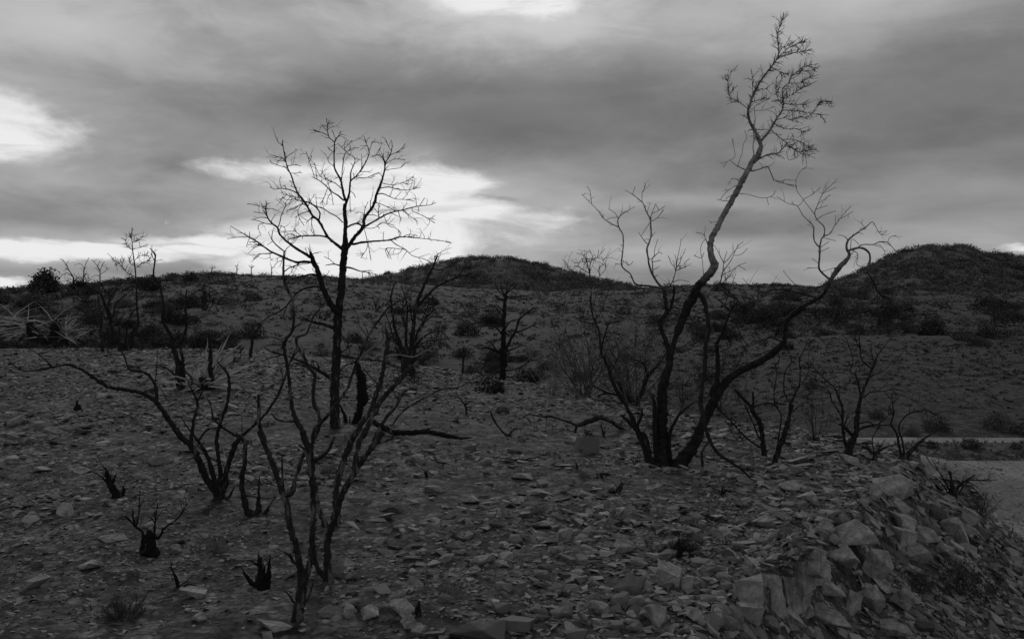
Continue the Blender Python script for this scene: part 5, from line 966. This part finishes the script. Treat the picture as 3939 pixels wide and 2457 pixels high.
def place(name, me_list, label, cat, X, Y, d=None, size=1.0, group=None, zoff=0):
    d = d or ground_hit(X, Y); x = (X - CX) / F * d; o = empty(name, (x, d, tz(x, d) + zoff)); o.rotation_euler[2] = random.uniform(0, 6.28); o.scale = (size,) * 3
    for nm, me in me_list: link(nm, me, o)
    return tag(o, label, cat, group)
blk = wire_mesh(81, 26, .22, .20, M_char_dark, .005, 2)
place('burnt_tuft', [('stems', blk)], 'black bristly burnt bush among the bank stones', 'bush', *loc('e', 1790, 880), size=1.0)
blk2 = wire_mesh(82, 20, .08, .13, M_char_dark, .003, 1)
for fr, x, y, lab, s_ in [('e', 1225, 280, 'small dark burnt grass tuft left of the tilted black stub', 1), ('e', 1500, 170, 'small dark burnt tuft at the foot of the leaning tree', 1), ('g', 1540, 890, 'dark burnt tuft behind the square stone', 1.3), ('g', 150, 750, 'small dark burnt tuft on the stones near the log tip', 1.1), ('e', 2160, 400, 'dark burnt clump below the hanging limb', 1.2)]:
    place('burnt_tuft', [('stems', blk2)], lab, 'grass', *loc(fr, x, y), size=s_)
lit = wire_mesh(83, 40, .28, .18, M_grey_twig, .005, 2)
place('brush_heap', [('stems', lit)], 'heap of brittle dead brush in the left foreground', 'brush', *loc('5', 1020, 1320), size=1.0)
lit2 = wire_mesh(84, 30, .16, .13, M_pale_twig, .003, 2)
for fr, x, y, lab, s_ in [('e', 60, 1190, 'dry curled weed clump right of the charred shrubs', 1.2), ('6', 1330, 720, 'wispy dry weed beside the middle shrubs', .8), ('5', 1800, 790, 'dry weed clump between two charred shrubs', 1.1), ('e', 740, 560, 'low dry weed mat in the middle of the stones', 1.2), ('e', 1350, 600, 'low dry weed right of the middle plates', 1.1), ('e', 1080, 270, 'dry grass wisp below the square stone', 1.0), ('6', 880, 300, 'dry weed behind the nearest stems', 1.3)]:
    place('dry_weed', [('stems', lit2)], lab, 'weed', *loc(fr, x, y), size=s_)
wd = wire_mesh(85, 16, .25, .75, M_pale_twig, .004, 2)
place('dry_weed', [('stems', wd)], 'tall pale dry weed with tiny seed heads at the terrace rim', 'weed', *loc('g', 1165, 470), size=1.8)
wd2 = wire_mesh(86, 24, .6, .7, M_grey_twig, .006, 2)
place('dead_scrub', [('stems', wd2)], 'spindly grey dead scrub right of the tall pale weed', 'shrub', *loc('g', 1480, 480), size=1.7)
place('dead_scrub', [('stems', wire_mesh(87, 26, .7, .9, M_grey_twig, .006, 2))], 'thin grey scrub filling the gap under the leaning tree', 'shrub', *loc('a', 1060, 900), size=1.0)
place('dead_scrub', [('stems', wire_mesh(88, 22, .6, .5, M_char, .006, 2))], 'low burnt scrub at the rim left of the lone snag', 'shrub', *loc('2', 1600, 960), size=.8)
fl = bush_mesh(91, 900, .5, .45, .035, M_leaf)
place('sagebrush', [('foliage', fl), ('stems', wire_mesh(89, 14, .4, .4, M_grey_twig, .005, 1))], 'dark low bush at the rim beneath the lone snag', 'bush', *loc('g', 560, 440), size=.75)
place('sagebrush', [('foliage', fl), ('stems', wire_mesh(90, 14, .4, .4, M_grey_twig, .005, 1))], 'round dark bush on the berm beyond the pale road', 'bush', *loc('c', 1720, 1310), d=15.6, size=.42)
place('sagebrush', [('foliage', fl)], 'small dark bush at the right end of the berm', 'bush', *loc('c', 2090, 1310), d=15.6, size=.25)
place('sagebrush', [('foliage', fl)], 'small dim bush on the berm behind the arching shrub', 'bush', *loc('c', 1390, 1310), d=15.7, size=.25)
bk = wire_mesh(92, 40, .5, .45, M_grey_twig, .004, 2)
place('dead_scrub', [('stems', bk), ('foliage', bush_mesh(93, 500, .4, .35, .02, M_leaf))], 'wispy dark bush at the foot of the bank by the road', 'shrub', *loc('d', 1700, 1180), size=.75)
place('dead_scrub', [('stems', bk)], 'faint twiggy weed below the low charred shrub', 'shrub', *loc('d', 1850, 560), size=.7)
place('dead_scrub', [('stems', bk), ('foliage', bush_mesh(94, 400, .4, .3, .02, M_leaf))], 'dark weedy clump left of the wispy bush on the bank', 'shrub', *loc('d', 1380, 1150), size=.5)
bb = bush_mesh(95, 1400, .5, .45, .03, M_leaf)
for fr, x, y, s_, lab in [('c', 1430, 1100, .6, 'large dark bush on the slope above the road bend'), ('c', 1930, 1070, .6, 'wide dark bush above the road near the right edge'), ('c', 1230, 1140, .3, 'small dark bush just above the road bend'), ('c', 2130, 1120, .45, 'dark bush at the right edge above the road'), ('c', 940, 990, .35, 'dark bush behind the upswept shrub'), ('c', 380, 740, .45, 'dark bush behind the thin leaning shrub')]:
    place('sagebrush', [('foliage', bb)], lab, 'bush', *loc(fr, x, y), size=s_)

for k, (fr, x, y, s_, sd_, lab) in enumerate([('a', 560, 850, 2.7, 601, 'tall wispy pale twig bush left of the leaning tree'), ('a', 760, 900, 2.7, 602, 'dense pale twig bush close behind the leaning tree'), ('a', 330, 880, 2.4, 603, 'low pale twig bush beside the tall dry weed'), ('a', 1120, 880, 2.2, 604, 'pale twig bush seen between the two trunks'), ('a', 1500, 900, 2.0, 605, 'thin twig bush right of the leaning trunk')]):
    place('dead_scrub', [('stems', wire_mesh(sd_, 15, .6, .95, M_grey_twig, .0028, 2))], lab, 'shrub', *loc(fr, x, y), size=s_)
for k, (fr, x, y, s_, m_, lab) in enumerate([('f', 300, 1030, 2.1, M_char, 'hazy mass of thin burnt stems inside the thicket behind the bare tree'), ('f', 520, 1030, 1.7, M_char, 'fine burnt brush on the right side of the thicket'), ('3', 900, 1180, 1.5, M_char, 'fine burnt brush around the foot of the slim tree'), ('3', 1180, 1180, 1.2, M_char, 'thin burnt brush just right of the slim tree'), ('a', 640, 880, 3.2, M_grey_twig, 'tallest grey wiry brush behind the leaning tree'), ('a', 1350, 960, 1.7, M_char, 'dark wiry brush beneath the leaning trunk'), ('c', 420, 1180, .9, M_char, 'thin burnt brush between the thin leaning shrub and the upswept one'), ('2', 900, 740, 1.1, M_char, 'thin dark brush just left of the bare tree trunk')]):
    place('dead_scrub', [('stems', wire_mesh(650 + k, 24, .6, .95, m_, .0032, 2))], lab, 'shrub', *loc(fr, x, y), size=s_)
# ------------------------------------------------------------------ hillside scrub
HB = [('foliage', bush_mesh(200 + i, 1300, .46, .46, .034, M_leaf)) for i in range(8)]
HD = [('stems', wire_mesh(220 + i, 10, .5, .8, M_char, .018, 1)) for i in range(3)]
cand = []
n = 0
rr = np.random.default_rng(5)
px = rr.uniform(-120, 4060, 8200); dd_ = 21 * (150 / 21) ** rr.random(8200)
xx = (px - CX) / F * dd_; zz = terrain(xx, dd_); vv = HY - (zz - H) / dd_ * F
rd = itp(px / 1.625, RIDGE_D)
dn = np.clip(.20 + .8 * fbm(xx, dd_, .07, 3) + .25 * (px < 900) * (dd_ > 55), .05, 1) * np.clip((dd_ - 26) / 45, .12, 1) + .55 * (px < 950) * (dd_ < 52) * (dd_ > 31)
ok = (sdist(xx, dd_) > 2.5) & ((dd_ > 30) | (px > 2300)) & ~((px > 3100) & (dd_ < 19.5)) & (dd_ < rd * 1.02) & (rr.random(8200) < dn) & (vv < 1690)
idxs = np.nonzero(ok)[0]; size = rr.uniform(.6, 1.5, 8200) * np.where(rr.random(8200) < .14, 1.5, 1) * np.clip(dd_ / 60, .45, 1)
order = idxs[np.argsort(-(size / dd_)[idxs])]
for c, i in enumerate(order[:285]):
    o = empty('hillside_shrub', (xx[i], dd_[i], zz[i] - .05)); o.scale = (size[i] * rr.uniform(.9, 1.3), size[i] * rr.uniform(.9, 1.2), size[i] * rr.uniform(.75, 1.2)); o.rotation_euler[2] = rr.uniform(0, 6.28)
    dead = rr.random() < .16
    nm, me = (HD[c % 3] if dead else HB[c % 8]); link(nm, me, o)
    tag(o, 'leafless burnt shrub on the slope behind the terrace' if dead else 'low dark rounded shrub on the slope behind the terrace', 'shrub', 'burnt shrubs on the hillside' if dead else 'leafy shrubs on the hillside')
def soup_bush(V4, T, pos, scl, yaw_, tint_):
    c, s = np.cos(yaw_), np.sin(yaw_)
    W = np.empty((len(pos),) + V4.shape)
    W[..., 0] = V4[None, :, 0] * c[:, None] - V4[None, :, 1] * s[:, None]; W[..., 1] = V4[None, :, 0] * s[:, None] + V4[None, :, 1] * c[:, None]; W[..., 2] = V4[None, :, 2]
    W = W * scl[:, None, :] + pos[:, None, :]
    return W.reshape(-1, 3), (T[None] + (np.arange(len(pos)) * len(V4))[:, None, None]).reshape(-1, 4), np.repeat(tint_, len(V4))
def leaf_arrays(seed, nl, leaf):
    me = bush_mesh(seed, nl, .5, .45, leaf, None); V = np.zeros(len(me.vertices) * 3); me.vertices.foreach_get('co', V); bpy.data.meshes.remove(me)
    return V.reshape(-1, 3), np.arange(nl * 4).reshape(-1, 4)
FAR = [leaf_arrays(300 + i, 110, .075) for i in range(6)]
def mass(name, label, pos, scl, seed, mat):
    r = np.random.default_rng(seed); so = Soup(); k = r.integers(0, 6, len(pos))
    for j in range(6):
        ii = np.nonzero(k == j)[0]
        W, q, t = soup_bush(*FAR[j], pos[ii], scl[ii], r.uniform(0, 6.28, len(ii)), r.random(len(ii)))
        so.V.append(W); so.Q.append(q + so.n); so.n += len(W); so.T.append(t)
    return tag(link(name, so.mesh(name, mat)), label, 'scrub', kind='stuff')
ii = order[285:]
mass('hillside_scrub', 'small scrub speckling the far slopes', np.stack([xx[ii], dd_[ii], zz[ii] - .05], 1), np.stack([size[ii] * 1.2, size[ii] * 1.2, size[ii] * .9], 1), 1, M_leaf_far)
FAR_S = FAR; FAR = [leaf_arrays(340 + i, 13, .19) for i in range(6)]
rq = np.random.default_rng(15); nq = 34000; uq = rq.uniform(-150, 2600, nq); dq = 18 * (155 / 18) ** (rq.random(nq) ** .8); xq = (uq - 1212) / 2155 * dq
kq = (dq < itp(uq, RIDGE_D) * 1.02) & (rq.random(nq) < np.clip(.5 + 1.3 * fbm(xq, dq, .12, 3), .1, 1)) & (sdist(xq, dq) > 1.0) & ~((uq > 1900) & (dq < 18.3)); sq = rq.uniform(.12, .5, nq) * np.clip(dq / 60, .3, 1)
mass('hillside_grass', 'tufts of low grass and forbs speckling the slopes', np.stack([xq, dq, terrain(xq, dq) - .02], 1)[kq], np.stack([sq * 1.3, sq * 1.3, sq * .8], 1)[kq], 16, M_grass_far)
FAR = FAR_S
def hill_mass(name, label, tab, D, back, n, seed, smin, smax, u0, u1, front):
    r = np.random.default_rng(seed); u = r.uniform(u0, u1, n); d = r.uniform(D - front, D + back, n); x = (u - 1212) / 2155 * d; z = terrain(x, d)
    dn = np.clip(.75 + .8 * fbm(x, d, .05, 3), .1, 1); k = r.random(n) < dn
    s = r.uniform(smin, smax, n)
    return mass(name, label, np.stack([x, d, z - .2], 1)[k], np.stack([s * 1.15, s * 1.15, s * r.uniform(.7, 1.1, n)], 1)[k], seed + 1, M_hill)
hill_mass('hilltop_scrub', 'dense dark juniper scrub covering the middle knoll', MOUND, 260, 15, 2300, 31, 1.2, 3.2, 850, 1560, 95)
hill_mass('hilltop_scrub', 'dense dark juniper scrub covering the hill at the right', HILL, 350, 20, 3400, 41, 1.5, 4.2, 1900, 2700, 150)
def ridge_line(seed, n, u0, u1, label):
    r = np.random.default_rng(seed); u = r.uniform(u0, u1, n); d = itp(u, RIDGE_D) * r.uniform(.9, 1.03, n); x = (u - 1212) / 2155 * d; z = terrain(x, d); s = r.uniform(.4, 1.3, n)
    return mass('ridge_scrub', label, np.stack([x, d, z - .1], 1), np.stack([s * 1.3, s * 1.3, s * .9], 1), seed, M_leaf_far)
ridge_line(51, 420, -150, 1000, 'low scrub bristling along the crest of the left ridge')
ridge_line(52, 260, 1250, 2424, 'low scrub along the crest of the right-hand rise')
# stones glinting on the slopes
r = np.random.default_rng(61); n = 22000; u = r.uniform(-150, 2600, n); d = 18 * (140 / 18) ** r.random(n); x = (u - 1212) / 2155 * d; k = (sdist(x, d) > .5) & ~((u > 1900) & (d < 18.2)) & (d < itp(u, RIDGE_D)) & (r.random(n) < np.clip(.3 + 1.8 * fbm(x + 11, d, .09, 3), .04, 1)); x, d = x[k], d[k]; z = terrain(x, d)
so = Soup(); V, T = VAR[3]
s = .04 * (.22 / .04) ** (r.random(len(x)) ** 1.6) * np.clip(d / 45, .45, 1); W = V[None] * s[:, None, None] + np.stack([x, d, z + .02], 1)[:, None, :]
so.add(W.reshape(-1, 3), (T[None] + (np.arange(len(x)) * len(V))[:, None, None]).reshape(-1, 3)); so.T.append(np.repeat(r.random(len(x)), len(V)))
tag(link('slope_stones', so.mesh('slope_stones', M_slope), ground), kind='stuff')
# small things that stand out on the skyline
place('juniper_bush', [('foliage', bush_mesh(401, 2600, .62, 1.05, .07, M_leaf))], 'round dark juniper bush on the left skyline', 'bush', 172, 1082, d=88, size=2.0, zoff=-.1)
SKY_TREES = [('3', 610, 560, [('610,575,12 575,520,9 545,460,6 500,420,3'), ('575,520,6 540,500,4'), ('545,460,4 525,440,3'), ('610,575,9 560,540,5 510,560,3')], 'two-armed bare tree on the left skyline'),
             ('3', 690, 590, [('690,600,12 700,510,9 720,450,5 740,410,3'), ('700,510,6 680,470,4 650,460,3'), ('700,560,6 730,540,3')], 'bare tree standing close to the two-armed one'),
             ('3', 830, 580, [('830,590,12 830,520,8 800,470,5 765,430,3'), ('830,520,6 850,470,4 870,450,3'), ('832,550,6 880,520,4 890,490,3'), ('828,560,5 780,560,3'), ('810,490,4 830,440,3')], 'feathery little tree on the left skyline'),
             ('1', 240, 1385, [('240,1390,9 242,1350,7 250,1335,4'), ('242,1360,4 225,1340,3')], 'tiny leafless tree on the crest left of the bare tree'),
             ('1', 360, 1390, [('360,1395,9 362,1360,7 385,1345,3'), ('362,1365,5 340,1340,3'), ('362,1360,4 365,1335,3')], 'tiny spreading tree on the crest beside the long left branch'),
             ('1', 530, 1390, [('530,1395,9 530,1355,6 525,1340,3'), ('530,1370,4 550,1350,3')], 'tiny feathery tree on the crest under the second stem'),
             ('3', 1760, 520, [('1760,530,10 1762,500,7 1765,475,4'), ('1760,505,5 1790,490,3'), ('1762,505,5 1740,490,3')], 'tiny bushy tree on the crest left of the tall bare tree')]
for i, (fr, x, y, brs, lab) in enumerate(SKY_TREES):
    X, Y = loc(fr, x, y); dd = float(itp(np.array([X / 1.625]), RIDGE_D)[0]) * .97
    traced_tree('bare_tree', lab, 'tree', (fr, x, y), [(fr, b, None) for b in brs], M_grey_twig, twig=(2.2, .25, .9, .15, .3, .6, .02, 2), seed=500 + i, spread=.4, depth=dd, trunk_twig=True)
X, Y = loc('3', 660, 600); place('juniper_bush', [('foliage', bush_mesh(402, 900, .5, .75, .07, M_leaf))], 'pale fuzzy bush between the bare trees on the left skyline', 'bush', X, Y, d=88, size=1.8)
